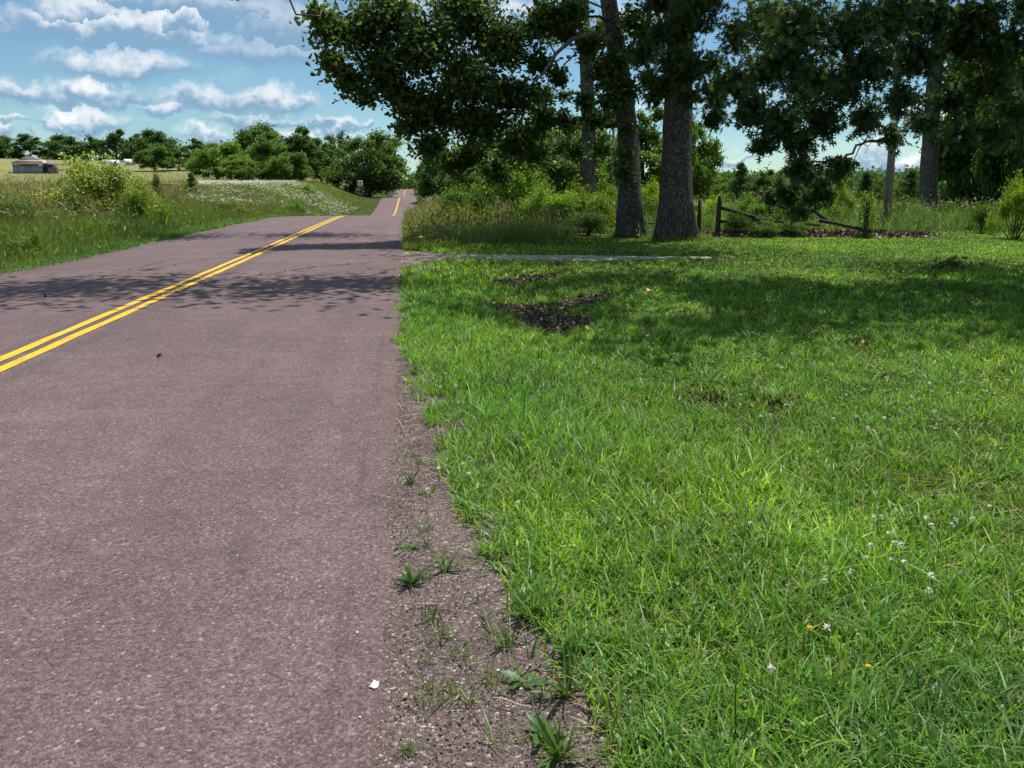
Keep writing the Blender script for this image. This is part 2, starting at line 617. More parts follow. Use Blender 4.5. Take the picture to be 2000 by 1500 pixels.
def road_material():
    m, N = new_mat('purple_chip_asphalt')
    uv = N.n('ShaderNodeUVMap')
    tc = N.n('ShaderNodeTexCoord')
    ob = tc.outputs['Object']
    v1 = N.n('ShaderNodeTexVoronoi', {'Vector': ob, 'Scale': 100.0, 'Randomness': 1.0})
    v2 = N.n('ShaderNodeTexVoronoi', {'Vector': ob, 'Scale': 160.0})
    cell = N.n('ShaderNodeSeparateColor', {0: v1.outputs['Color']})
    cell2 = N.n('ShaderNodeSeparateColor', {0: v2.outputs['Color']})
    base = N.ramp(cell.outputs[0], [(0.0, (.060, .040, .043)), (0.35, (.118, .083, .086)), (0.7, (.165, .120, .120)), (0.93, (.235, .180, .170)), (0.985, (.31, .26, .24)), (1.0, (.46, .42, .39))])
    base = N.mix(0.35, base, N.ramp(cell2.outputs[1], [(0, (.07, .047, .05)), (0.6, (.150, .108, .110)), (1, (.27, .215, .20))]))
    big = N.noise(ob, 0.55, 5.0, 0.6)
    mid = N.noise(ob, 5.0, 4.0, 0.6)
    base = N.mix(1.0, base, N.ramp(big.outputs[0], [(0.3, (.79, .715, .745)), (0.7, (1.06, .955, .975))]), 'MULTIPLY')
    base = N.mix(1.0, base, N.ramp(mid.outputs[0], [(0.3, (.88, .88, .88)), (0.7, (1.10, 1.10, 1.10))]), 'MULTIPLY')
    su = N.n('ShaderNodeSeparateXYZ', {0: uv.outputs[0]})
    t = su.outputs[0]
    wn = N.noise(ob, 1.6, 4.0, 0.6)
    tw = N.m('ADD', t, N.m('MULTIPLY_ADD', wn.outputs[0], 0.10, -0.05))
    # oily strip beside the centre line, edge crack, pale bleached bands across the lane
    strip = N.m('SUBTRACT', 1.0, N.smooth(N.m('ABSOLUTE', N.m('SUBTRACT', tw, 0.44)), 0.03, 0.13))
    base = N.mix(N.m('MULTIPLY', strip, 0.38), base, (.070, .060, .062, 1))
    gap = N.m('SUBTRACT', 1.0, N.smooth(N.m('ABSOLUTE', t), 0.16, 0.21))
    base = N.mix(N.m('MULTIPLY', gap, 0.35), base, (.072, .064, .066, 1))
    crk = N.noise(ob, 3.0, 6.0, 0.7)
    tcr = N.m('ADD', t, N.m('MULTIPLY_ADD', crk.outputs[0], 0.12, -0.06))
    edge = N.m('SUBTRACT', 1.0, N.smooth(N.m('ABSOLUTE', N.m('SUBTRACT', tcr, 3.47)), 0.006, 0.035))
    edge = N.m('MULTIPLY', edge, N.smooth(wn.outputs[0], 0.40, 0.55))
    base = N.mix(N.m('MULTIPLY', edge, 0.25), base, (.028, .022, .022, 1))
    sep = N.n('ShaderNodeVectorMath', {0: ob, 1: (0.16, 1.1, 1.0)}, operation='MULTIPLY')
    bl = N.noise(sep.outputs[0], 1.1, 5.0, 0.65)
    base = N.mix(N.m('MULTIPLY', N.smooth(bl.outputs[0], 0.56, 0.74), 0.28), base, (.25, .21, .20, 1))
    lon = N.n('ShaderNodeVectorMath', {0: uv.outputs[0], 1: (2.6, 0.11, 1.0)}, operation='MULTIPLY')
    ls = N.noise(lon.outputs[0], 1.0, 4.0, 0.55)
    base = N.mix(1.0, base, N.ramp(ls.outputs[0], [(0.32, (.92, .92, .93)), (0.68, (1.08, 1.07, 1.07))]), 'MULTIPLY')
    spot = N.noise(ob, 0.9, 3.0, 0.5, 0.8)
    base = N.mix(N.m('MULTIPLY', N.smooth(spot.outputs[0], 0.66, 0.74), 0.35), base, (.055, .045, .047, 1))
    b = N.n('ShaderNodeBsdfPrincipled', {'Base Color': base, 'Roughness': 0.82, 'Specular IOR Level': 0.35})
    h = N.m('SUBTRACT', N.m('MULTIPLY', cell.outputs[1], 0.6), v1.outputs['Distance'])
    bp = N.n('ShaderNodeBump', {'Strength': 0.9, 'Distance': 0.006, 'Height': h})
    N.put(b.inputs['Normal'], bp.outputs[0])
    N.n('ShaderNodeOutputMaterial', {0: b.outputs[0]})
    return m


def gravel_material(name, stops, scale=55.0, near=None):
    m, N = new_mat(name)
    tc = N.n('ShaderNodeTexCoord')
    ob = tc.outputs['Object']
    v1 = N.n('ShaderNodeTexVoronoi', {'Vector': ob, 'Scale': scale})
    cell = N.n('ShaderNodeSeparateColor', {0: v1.outputs['Color']})
    base = N.ramp(cell.outputs[0], stops)
    big = N.noise(ob, 2.2, 5.0, 0.65)
    if near is not None:                # road chips carried onto the drive
        sx = N.n('ShaderNodeSeparateXYZ', {0: ob})
        base = N.mix(N.smooth(N.m('ADD', sx.outputs[0], N.m('MULTIPLY_ADD', big.outputs[0], 2.4, -1.2)), 2.2, 0.6), base, N.ramp(cell.outputs[0], near))
    base = N.mix(1.0, base, N.ramp(big.outputs[0], [(0.3, (.84, .82, .80)), (0.7, (1.16, 1.13, 1.08))]), 'MULTIPLY')
    b = N.n('ShaderNodeBsdfPrincipled', {'Base Color': base, 'Roughness': 0.9, 'Specular IOR Level': 0.2})
    bp = N.n('ShaderNodeBump', {'Strength': 1.0, 'Distance': 0.01, 'Height': N.m('SUBTRACT', 1.0, v1.outputs['Distance'])})
    N.put(b.inputs['Normal'], bp.outputs[0])
    N.n('ShaderNodeOutputMaterial', {0: b.outputs[0]})
    return m


def ground_material():
    m, N = new_mat('soil_and_turf')
    tc = N.n('ShaderNodeTexCoord')
    c = N.n('ShaderNodeAttribute', attribute_name='Col').outputs['Color']
    n1 = N.noise(tc.outputs['Object'], 0.35, 6.0, 0.65)
    n2 = N.noise(tc.outputs['Object'], 9.0, 5.0, 0.65)
    c = N.mix(1.0, c, N.ramp(n1.outputs[0], [(0.3, (.78, .85, .75)), (0.7, (1.18, 1.1, 1.1))]), 'MULTIPLY')
    c = N.mix(1.0, c, N.ramp(n2.outputs[0], [(0.3, (.7, .7, .7)), (0.7, (1.25, 1.25, 1.2))]), 'MULTIPLY')
    b = N.n('ShaderNodeBsdfPrincipled', {'Base Color': c, 'Roughness': 0.95, 'Specular IOR Level': 0.1})
    bp = N.n('ShaderNodeBump', {'Strength': 0.8, 'Distance': 0.05, 'Height': n2.outputs[0]})
    N.put(b.inputs['Normal'], bp.outputs[0])
    N.n('ShaderNodeOutputMaterial', {0: b.outputs[0]})
    return m


def paint_material():
    m, N = new_mat('yellow_road_paint')
    tc = N.n('ShaderNodeTexCoord')
    ob = tc.outputs['Object']
    v = N.n('ShaderNodeTexVoronoi', {'Vector': ob, 'Scale': 75.0})
    cell = N.n('ShaderNodeSeparateColor', {0: v.outputs['Color']})
    n1 = N.noise(ob, 2.2, 6.0, 0.7)
    n2 = N.noise(ob, 30.0, 4.0, 0.7)
    c = N.mix(cell.outputs[0], (.60, .33, .010, 1), (.78, .46, .016, 1))
    wear = N.smooth(N.m('ADD', N.m('MULTIPLY', n1.outputs[0], 1.0), N.m('MULTIPLY', n2.outputs[0], 0.5)), 0.80, 0.96)
    c = N.mix(N.m('MULTIPLY', wear, 0.7), c, (.26, .15, .06, 1))
    b = N.n('ShaderNodeBsdfPrincipled', {'Base Color': c, 'Roughness': 0.65, 'Specular IOR Level': 0.35})
    bp = N.n('ShaderNodeBump', {'Strength': 0.6, 'Distance': 0.004, 'Height': N.m('SUBTRACT', 1.0, v.outputs['Distance'])})
    N.put(b.inputs['Normal'], bp.outputs[0])
    N.n('ShaderNodeOutputMaterial', {0: b.outputs[0]})
    return m


M_LEAF = leaf_material('leaf', 0.50, 0.02, 0.5)
M_GRASS = leaf_material('grass_blade', 0.48, 0.022, 0.45, warm=(1.05, 1.25, 0.45))
M_DRY = plain_material('dry_plant', 0.85, 0.15, 0.15, 30.0)
M_FLOWER = leaf_material('petal', 0.3, 0.0, 0.5, warm=(1, 1, 1))
M_BARK = bark_material('oak_bark', (.050, .042, .035), (.245, .222, .198))
M_BARK2 = bark_material('far_bark', (.045, .038, .030), (.12, .10, .085), 0.7)
M_DEADWOOD = bark_material('dead_wood', (.18, .145, .12), (.46, .40, .34), 1.6)
M_FENCE = bark_material('weathered_wood', (.05, .042, .036), (.19, .165, .145), 1.5)
M_POLE = bark_material('pole_wood', (.24, .20, .165), (.44, .39, .33), 1.5)
M_PLAIN = plain_material('painted', 0.7, 0.3, 0.18, 2.0)
M_STONE = plain_material('chip_stone', 0.85, 0.25, 0.3, 60.0)
M_ROAD = road_material()
M_PAINT = paint_material()
M_SHOULDER = gravel_material('shoulder_gravel', [(0, (.085, .062, .063)), (0.4, (.132, .096, .098)), (0.75, (.172, .130, .128)), (0.95, (.28, .225, .205)), (1, (.5, .45, .40))], 110)
M_DRIVE = gravel_material('drive_gravel', [(0, (.19, .172, .15)), (0.5, (.34, .31, .27)), (1, (.50, .46, .40))], 30, [(0, (.07, .05, .05)), (0.5, (.15, .112, .112)), (1, (.27, .22, .20))])
M_GROUND = ground_material()

# ------------------------------------------------------------------ ground
DRIVE = hermite([-2, 0, 2.4, 5.8, 8.2, 13.6, 20, 60], [18.4, 18.4, 17.6, 16.75, 16.35, 15.45, 15.3, 16])   # y of the drive's middle at x
GRASS_EDGE = hermite([-5, 1.2, 1.9, 2.5, 2.87, 3.33, 4.4, 6.1, 7.8, 10.6, 14.4, 16.2, 16.9], [.62, .60, .55, .47, .38, .28, .20, .10, -.04, -.06, -.05, .10, .6])


def build_ground():
    def axis(lo, hi, step, far_lo, far_hi, g=1.13):
        a = list(np.arange(lo, hi + 1e-6, step))
        s = step
        x = a[0]
        left = []
        while x > far_lo:
            s *= g
            x -= s
            left.append(x)
        s = step
        x = a[-1]
        right = []
        while x < far_hi:
            s *= g
            x += s
            right.append(x)
        return np.array(left[::-1] + a + right)
    xs = axis(-14, 18, 0.5, -3000, 3000)
    xs = np.sort(np.concatenate([xs, [-7.9, -7.5, -7.3, -7.2, -0.17, -0.05, 0.05]]))
    ys = axis(-8, 60, 0.75, -600, 3500, 1.07)
    X, Y = np.meshgrid(xs, ys)
    Z = ground_z(X, Y)
    V = np.stack([X, Y, Z], 2).reshape(-1, 3)
    nx, ny = len(xs), len(ys)
    i = np.arange(nx * ny).reshape(ny, nx)
    a, b, c, d = i[:-1, :-1].ravel(), i[:-1, 1:].ravel(), i[1:, 1:].ravel(), i[1:, :-1].ravel()
    T = np.concatenate([np.stack([a, b, c], 1), np.stack([a, c, d], 1)])
    x, y = V[:, 0], V[:, 1]
    r = np.hypot(x, y)
    soil = np.array([.060, .070, .024])
    lawn = np.array([.038, .052, .014])
    straw = np.array([.165, .145, .065])
    pale = np.array([.17, .20, .075])
    t = x - road_x(y)
    C = np.tile(lawn, (len(V), 1))
    fl = (smoothstep(-t, 9, 14) * smoothstep(r, 25, 40))[:, None]
    n = fbm(x, y, 0.05, 8)[:, None]
    C = C * (1 - fl) + (straw * n * 1.5 + pale * (1 - n) * 1.1) * fl
    fr = (smoothstep(t, 5, 9) * smoothstep(y, 26, 32))[:, None]
    C = C * (1 - fr) + soil * fr
    ff = smoothstep(r, 400, 600)[:, None]
    C = C * (1 - ff) + np.array([.05, .07, .03]) * ff
    return link('ground', new_mesh('ground', V, T, C, True), M_GROUND, kind='structure', label='mown lawn soil, verges and dry hay field around the road')


ground = build_ground()


def ribbon(name, us, path_y, xfun, zfun, mat, skirt=0.0, **kw):
    """a long strip: us = lateral offsets, xfun(y) = middle"""
    Y = np.asarray(path_y, float)
    U = np.asarray(us, float)
    X = xfun(Y)[:, None] + U[None, :]
    Z = zfun(Y[:, None] + 0 * U[None, :], U[None, :] + 0 * Y[:, None])
    YY = np.repeat(Y[:, None], len(U), 1)
    V = np.stack([X, YY, Z], 2)
    UV = np.stack([np.broadcast_to(U, X.shape), YY], 2)
    nx, ny = len(U), len(Y)
    i = np.arange(nx * ny).reshape(ny, nx)
    a, b, c, d = i[:-1, :-1].ravel(), i[:-1, 1:].ravel(), i[1:, 1:].ravel(), i[1:, :-1].ravel()
    T = np.concatenate([np.stack([a, b, c], 1), np.stack([a, c, d], 1)])
    return new_mesh(name, V.reshape(-1, 3), T, None, True, UV.reshape(-1, 2))


def road_surface(y, u):
    return road_z(y) + 0.045 * (1 - (u / HALF) ** 2)


ROAD_Y = np.concatenate([np.arange(-8, 70, 0.8), np.arange(70, 380, 2.5), np.arange(380, 700, 12)])


def road_skirted():
    us = np.array([-HALF - 0.05, -HALF, -3.0, -2.0, -1.0, 0, 1.0, 2.0, 3.0, HALF, HALF + 0.05])

    def z(y, u):
        s = road_surface(y, np.clip(u, -HALF, HALF))
        return np.where(np.abs(u) > HALF, s - 0.05, s)
    me = ribbon('road', us, np.concatenate([np.arange(-8, 24, 0.12), ROAD_Y[ROAD_Y > 24.1]]), road_x, z, M_ROAD)
    co = np.empty(len(me.vertices) * 3, np.float32)
    me.vertices.foreach_get('co', co)
    co = co.reshape(-1, 11, 3)
    y = co[:, 0, 1]
    for sgn, cols_ in ((-1, (0, 1)), (1, (9, 10))):
        j = (fbm(y, y * 0 + sgn, 1.6, 95, 4) - 0.55) * 0.14
        for c_ in cols_:
            co[:, c_, 0] += j
    me.vertices.foreach_set('co', co.ravel())
    return me


road = link('road', road_skirted(), M_ROAD, kind='structure', label='purple grey chip sealed country road running over low hills')

rng = np.random.default_rng(5)
for off in (-0.105, 0.105):
    ys_ = np.concatenate([np.arange(-4, 70, 0.5), np.arange(70, 380, 2.5)])
    me = ribbon('yellow_line', np.array([-0.055, 0, 0.055]) + off, ys_, lambda y: road_x(y) + 0.105, lambda y, u: road_surface(y, u + 0.105) + 0.005, M_PAINT)
    co = np.empty(len(me.vertices) * 3, np.float32)
    me.vertices.foreach_get('co', co)
    co = co.reshape(-1, 3)
    co[:, 0] += rng.normal(0, 0.006, len(co))
    me.vertices.foreach_set('co', co.ravel())
    link('yellow_line', me, M_PAINT, parent=road)


def crack_mesh(seed, pts, width, branches):
    rg = np.random.default_rng(seed)
    G = Geo()

    def strip(P, w):
        P = np.asarray(P)
        tn = np.gradient(P, axis=0)
        nrm = unit(np.stack([-tn[:, 1], tn[:, 0]], 1))
        ww = w * (0.35 + rg.random(len(P)))
        ww[0] = ww[-1] = 0.002
        V = []
        for p, n_, h in zip(P, nrm, ww):
            for s in (-1, 1):
                q = p + n_ * h * s
                V.append((q[0], q[1], float(road_surface(q[1], q[0] - road_x(q[1]))) + 0.0085))
        T = []
        for i in range(len(P) - 1):
            a = 2 * i
            T += [(a, a + 1, a + 3), (a, a + 3, a + 2)]
        G.add(V, T, (.022, .018, .018))
    for a, b in zip(pts[:-1], pts[1:]):
        k = max(6, int(np.hypot(*(np.array(b) - a)) / 0.12))
        s = np.linspace(0, 1, k)[:, None]
        P = np.array(a) * (1 - s) + np.array(b) * s
        P += rg.normal(0, 0.035, P.shape)
        strip(P, width)
        for _ in range(branches):
            i = rg.integers(0, k)
            e = P[i] + rg.normal(0, 0.28, 2)
            m = (P[i] + e) / 2 + rg.normal(0, 0.06, 2)
            strip(np.array([P[i], m, e]), width * 0.8)
    return G.mesh('crack')


def rp(u, v):
    d = ray(u, v)
    t = (0.03 - EYE) / d[2]
    return (CAMP + d * t)[:2]


for seed, px, w, br in ((1, [(300, 583), (345, 571), (392, 558), (430, 549), (500, 542), (560, 533), (620, 522), (700, 515)], 0.016, 7),
                        (2, [(235, 560), (300, 549), (360, 535)], 0.010, 4),
                        (3, [(700, 515), (745, 512), (790, 508)], 0.008, 2),
                        (4, [(110, 575), (200, 545), (280, 522), (345, 506)], 0.007, 2)):
    link('crack', crack_mesh(seed, [rp(*p) for p in px], w, br), M_PLAIN, parent=road, label='dark ragged crack in the asphalt')

# gravel shoulder between the asphalt and the grass
sh_y = np.concatenate([np.arange(-4, 20, 0.25)])
us = np.array([-0.14, 0.2, 0.4, 0.6, 0.8, 1.1])
shoulder = link('gravel_shoulder', ribbon('gravel_shoulder', us + HALF + 0.03, sh_y, road_x,
                lambda y, u: ground_z(road_x(y) + u, y) + 0.012 + 0.01 * np.sin(u * 9 + y * 3) - 0.03 * smoothstep(u, HALF + 0.7, HALF + 1.1), M_SHOULDER),
                M_SHOULDER, kind='structure', label='strip of loose purple gravel along the road edge')
shl = ribbon('gravel_shoulder', np.array([-0.5, -0.25, 0.0]) - HALF - 0.03, np.arange(4, 60, 0.5), road_x,
             lambda y, u: ground_z(road_x(y) + u, y) + 0.012, M_SHOULDER)
link('gravel_shoulder', shl, M_SHOULDER, kind='structure', label='thin gravel strip along the far side of the road')


def drive_mesh():
    xs = np.arange(-0.12, 7.4, 0.3)
    V, k = [], 7
    for x in xs:
        yc = float(DRIVE(x))
        flare = 1.6 * math.exp(-max(x + 0.2, 0) / 0.9)
        w = (0.62 - 0.58 * float(smoothstep(x, 3.5, 7.4))) * (0.8 + 0.4 * float(vnoise(x, 0.0, 0.7, 79))) + flare
        for j in range(k):
            s = j / (k - 1) * 2 - 1
            y = yc + s * w + (0.4 * flare if s > 0 else -0.1 * flare)
            e = 0.06 * (vnoise(x, s * 3, 1.3, 77) - 0.5)
            V.append((x, y + e, gz(x, y) + 0.028 - 0.03 * abs(s) ** 4))
    i = np.arange(len(V)).reshape(len(xs), k)
    a, b, c, d = i[:-1, :-1].ravel(), i[:-1, 1:].ravel(), i[1:, 1:].ravel(), i[1:, :-1].ravel()
    T = np.concatenate([np.stack([a, c, b], 1), np.stack([a, d, c], 1)])
    return new_mesh('driveway', np.array(V), T, None, True)


driveway = link('driveway', drive_mesh(), M_DRIVE, kind='structure', label='pale gravel drive leading off the road across the lawn')

# ------------------------------------------------------------------ grass and ground cover
LITTER = [(2.0, 11.35, 1.05, 0.62), (1.95, 10.2, 0.62, 1.0), (1.85, 9.35, 0.3, 0.5), (2.2, 14.1, 0.75, 0.45), (2.75, 11.5, 0.6, 0.35)]
BARE = [(2.35, 5.75, .12, .10), (2.75, 5.3, .13, .1), (4.6, 7.3, .14, .08), (5.7, 13.2, 1.1, .16), (10.7, 10.3, 1.3, .22)]


def litter_mask(x, y):
    m = np.zeros_like(x)
    for (cx, cy, rx, ry) in LITTER:
        q = np.hypot((x - cx) / rx, (y - cy) / ry) + (fbm(x, y, 2.2, 31) - 0.5) * 1.3
        m = np.maximum(m, 1 - smoothstep(q, 0.65, 1.0))
    for (cx, cy, rx, ry) in BARE:
        q = np.hypot((x - cx) / rx, (y - cy) / ry) + (fbm(x, y, 5, 33) - 0.5) * 1.0
        m = np.maximum(m, 0.85 * (1 - smoothstep(q, 0.6, 1.1)))
    return m


def view_filter(x, y, z, margin=60):
    q = np.stack([x, y, z], 1) - CAMP
    dz = q @ FWD
    u = 1000 + FPX * (q @ RGT) / np.maximum(dz, 0.05)
    v = PV - FPX * (q @ UPV) / np.maximum(dz, 0.05)
    return (dz > 0.6) & (u > -margin * 4) & (u < 2000 + margin * 5) & (v < 1500 + margin * 4)


GREEN = [(.145, .280, .022), (.215, .375, .034), (.310, .460, .065), (.065, .150, .018), (.46, .56, .16), (.19, .32, .095), (.50, .47, .24)]  # palest and darkest greens also paint in blade highlights and dark gaps
GW = [.25, .26, .18, .17, .075, .045, .02]


def lawn():
    rg = np.random.default_rng(11)
    bands = [  # y0, y1, density per m2, length, width, segments
        (0.9, 3.2, 4600, 0.095, 0.0062, 3),
        (3.2, 5.5, 3200, 0.092, 0.0070, 3),
        (5.5, 9.0, 2100, 0.088, 0.0090, 2),
        (9.0, 14.0, 950, 0.085, 0.0130, 2),
        (14.0, 20.0, 430, 0.080, 0.0180, 2),
        (20.0, 27.0, 240, 0.080, 0.0240, 2)]
    G = Geo()
    for (y0, y1, den, L, W, sg) in bands:
        x1 = min(1.05 * y1 + 1.2, 30)
        n = int(den * (y1 - y0) * (x1 + 0.2))
        x = rg.random(n) * (x1 + 0.2) - 0.2
        y = y0 + rg.random(n) * (y1 - y0)
        z = ground_z(x, y)
        ok = view_filter(x, y, z)
        ed = GRASS_EDGE(y) + (fbm(x, y, 5.0, 41) - 0.5) * 0.46
        dd = y - DRIVE(x)
        far_side = dd > 0
        inside = np.where(far_side, (x > 0.15) & (y < 26.5), x > ed)
        # thin, tufty fringe along the gravel
        fr = np.clip((x - ed) / 0.35, 0, 1)
        inside &= (rg.random(n) < 0.10 + 0.9 * fr) | (y > 7)
        w = 0.56 + 0.36 * (vnoise(x, y, 1.6, 43) - 0.5) - 0.85 * smoothstep(x, 3.2, 7.5) * (0.40 + 0.9 * vnoise(x, y, 1.2, 44))
        inside &= np.abs(dd) > np.maximum(w, 0.0) + (rg.random(n) - 0.6) * 0.25
        inside &= ~((x < 0.9) & (dd > -1.6) & (dd < 2.0) & (np.abs(dd - 0.2) < 1.5 * np.exp(-np.maximum(x - 0.0, 0) / 0.7) + 0.7))
        lm = litter_mask(x, y)
        inside &= rg.random(n) > lm * 0.985
        # clumpy density
        cl = fbm(x, y, 6.0, 45)
        inside &= rg.random(n) < 0.45 + 1.0 * cl
        k = ok & inside
        x, y, z, cl, fr = x[k], y[k], z[k], cl[k], fr[k]
        n = len(x)
        c = palette(rg, n, GREEN, GW, 0.22)
        # patches: yellower turf, deep green clover ground, dry thatch
        pa = fbm(x, y, 0.55, 51)[:, None]
        pb = fbm(x, y, 1.6, 53)[:, None]
        c *= (1 + (pa - 0.5) * np.array([1.1, 0.6, 0.3]))
        c *= (1 + (pb - 0.5) * np.array([0.9, 0.85, 0.6]))
        rough_side = 1 - smoothstep(x, 1.2, 3.2)               # shaggier next to the road
        patch = fbm(x, y, 1.0, 57)
        Ln = L * (0.55 + 0.75 * rg.random(n)) * (0.7 + 0.65 * rough_side + 0.9 * np.clip(patch - 0.45, 0, 1) + 0.3 * (cl - 0.5))
        Ln = np.where((rg.random(n) < 0.02) & (y < 8), Ln * 1.9, Ln)
        Wn = W * (0.55 + 0.9 * rg.random(n)) * (1 + 0.5 * rough_side)
        P = np.stack([x, y, z - 0.006], 1)
        blades(G, rg, P, Ln, Wn, np.abs(rg.normal(0.35, 0.28, n)), c, sg, 0.45)
    for (gx, gy) in zip(rg.random(130), rg.random(130)):
        cy = 1.9 + 4.6 * gy
        cx = float(GRASS_EDGE(cy)) - 0.12 - 0.48 * gx ** 1.1
        if cx < 0.02:
            continue
        m = int(rg.integers(8, 26))
        P = np.stack([cx + rg.normal(0, .02, m), cy + rg.normal(0, .02, m), np.full(m, gz(cx, cy) + .008)], 1)
        sz = rg.uniform(.03, .10)
        base_c = np.array([.10, .175, .02]) * rg.uniform(.7, 1.5)
        blades(G, rg, P, sz * (0.5 + 0.8 * rg.random(m)), .0045 * (0.6 + 0.8 * rg.random(m)), np.abs(rg.normal(.5, .3, m)), base_c * (1 + rg.normal(0, .15, (m, 1))), 3, 0.7)
    # coarse tufts: longer, wider blades growing together
    nt = 3600
    ty = 1.2 + rg.random(nt) ** 1.3 * 11
    tx = GRASS_EDGE(ty) + 0.02 + rg.random(nt) ** 1.4 * (0.95 * ty + 1.0)
    keep = (litter_mask(tx, ty) < 0.3) & (ty < DRIVE(tx) - 1.0)
    tx, ty = tx[keep], ty[keep]
    nt = len(tx)
    for kind in range(3):
        sel = rg.integers(0, 3, nt) == kind
        cx, cy = tx[sel], ty[sel]
        m = 13
        px = np.repeat(cx, m) + rg.normal(0, 0.028, len(cx) * m)
        py = np.repeat(cy, m) + rg.normal(0, 0.028, len(cx) * m)
        P = np.stack([px, py, ground_z(px, py) - 0.004], 1)
        ok = view_filter(px, py, P[:, 2]) & (px > -0.1)
        P = P[ok]
        tint = np.repeat(rg.random(len(cx)), m)[ok][:, None]
        lo = np.array([[.085, .19, .022], [.12, .26, .05], [.18, .34, .03]])[kind]
        hi = np.array([[.17, .33, .03], [.24, .39, .12], [.33, .46, .06]])[kind]
        c = (lo + (hi - lo) * tint) * (1 + rg.normal(0, .12, (len(P), 1)))
        Ls = np.array([.12, .15, .10])[kind] * (0.6 + 0.7 * rg.random(len(P)))
        blades(G, rg, P, Ls, np.array([.0085, .010, .0135])[kind] * (0.7 + 0.6 * rg.random(len(P))) * np.clip(P[:, 1] / 6, 1, 1.6), np.abs(rg.normal(.45, .25, len(P))), c, 3, 0.35)
    return link('lawn_grass', G.mesh('lawn_grass'), M_GRASS, kind='stuff', label='bright green uneven lawn grass right of the road')


lawn()


def thatch():
    """straw and dead grass lying in the turf and on the shoulder"""
    rg = np.random.default_rng(12)
    G = Geo()
    n = 9000
    y = 1.2 + rg.random(n) ** 1.6 * 9
    x = GRASS_EDGE(y) - 0.35 + rg.random(n) ** 1.5 * (1.0 * y + 0.8)
    near = x < GRASS_EDGE(y)
    keep = ~near | (rg.random(n) < 0.5 * smoothstep(fbm(x, y, 1.4, 61), 0.42, 0.6))
    keep &= x > -0.12
    keep &= litter_mask(x, y) < 0.5
    x, y = x[keep], y[keep]
    z = ground_z(x, y) + 0.018 + 0.012 * rg.random(len(x))
    c = palette(rg, len(x), [(.36, .27, .12), (.28, .21, .10), (.45, .36, .19), (.20, .15, .08)], None, 0.2)
    blades(G, rg, np.stack([x, y, z], 1), 0.05 + 0.05 * rg.random(len(x)), 0.0035, 0.2, c, 2, 3.2)
    return link('dead_grass', G.mesh('dead_grass'), M_DRY, kind='stuff', label='straw coloured dead grass lying on the shoulder and in the turf')


thatch()


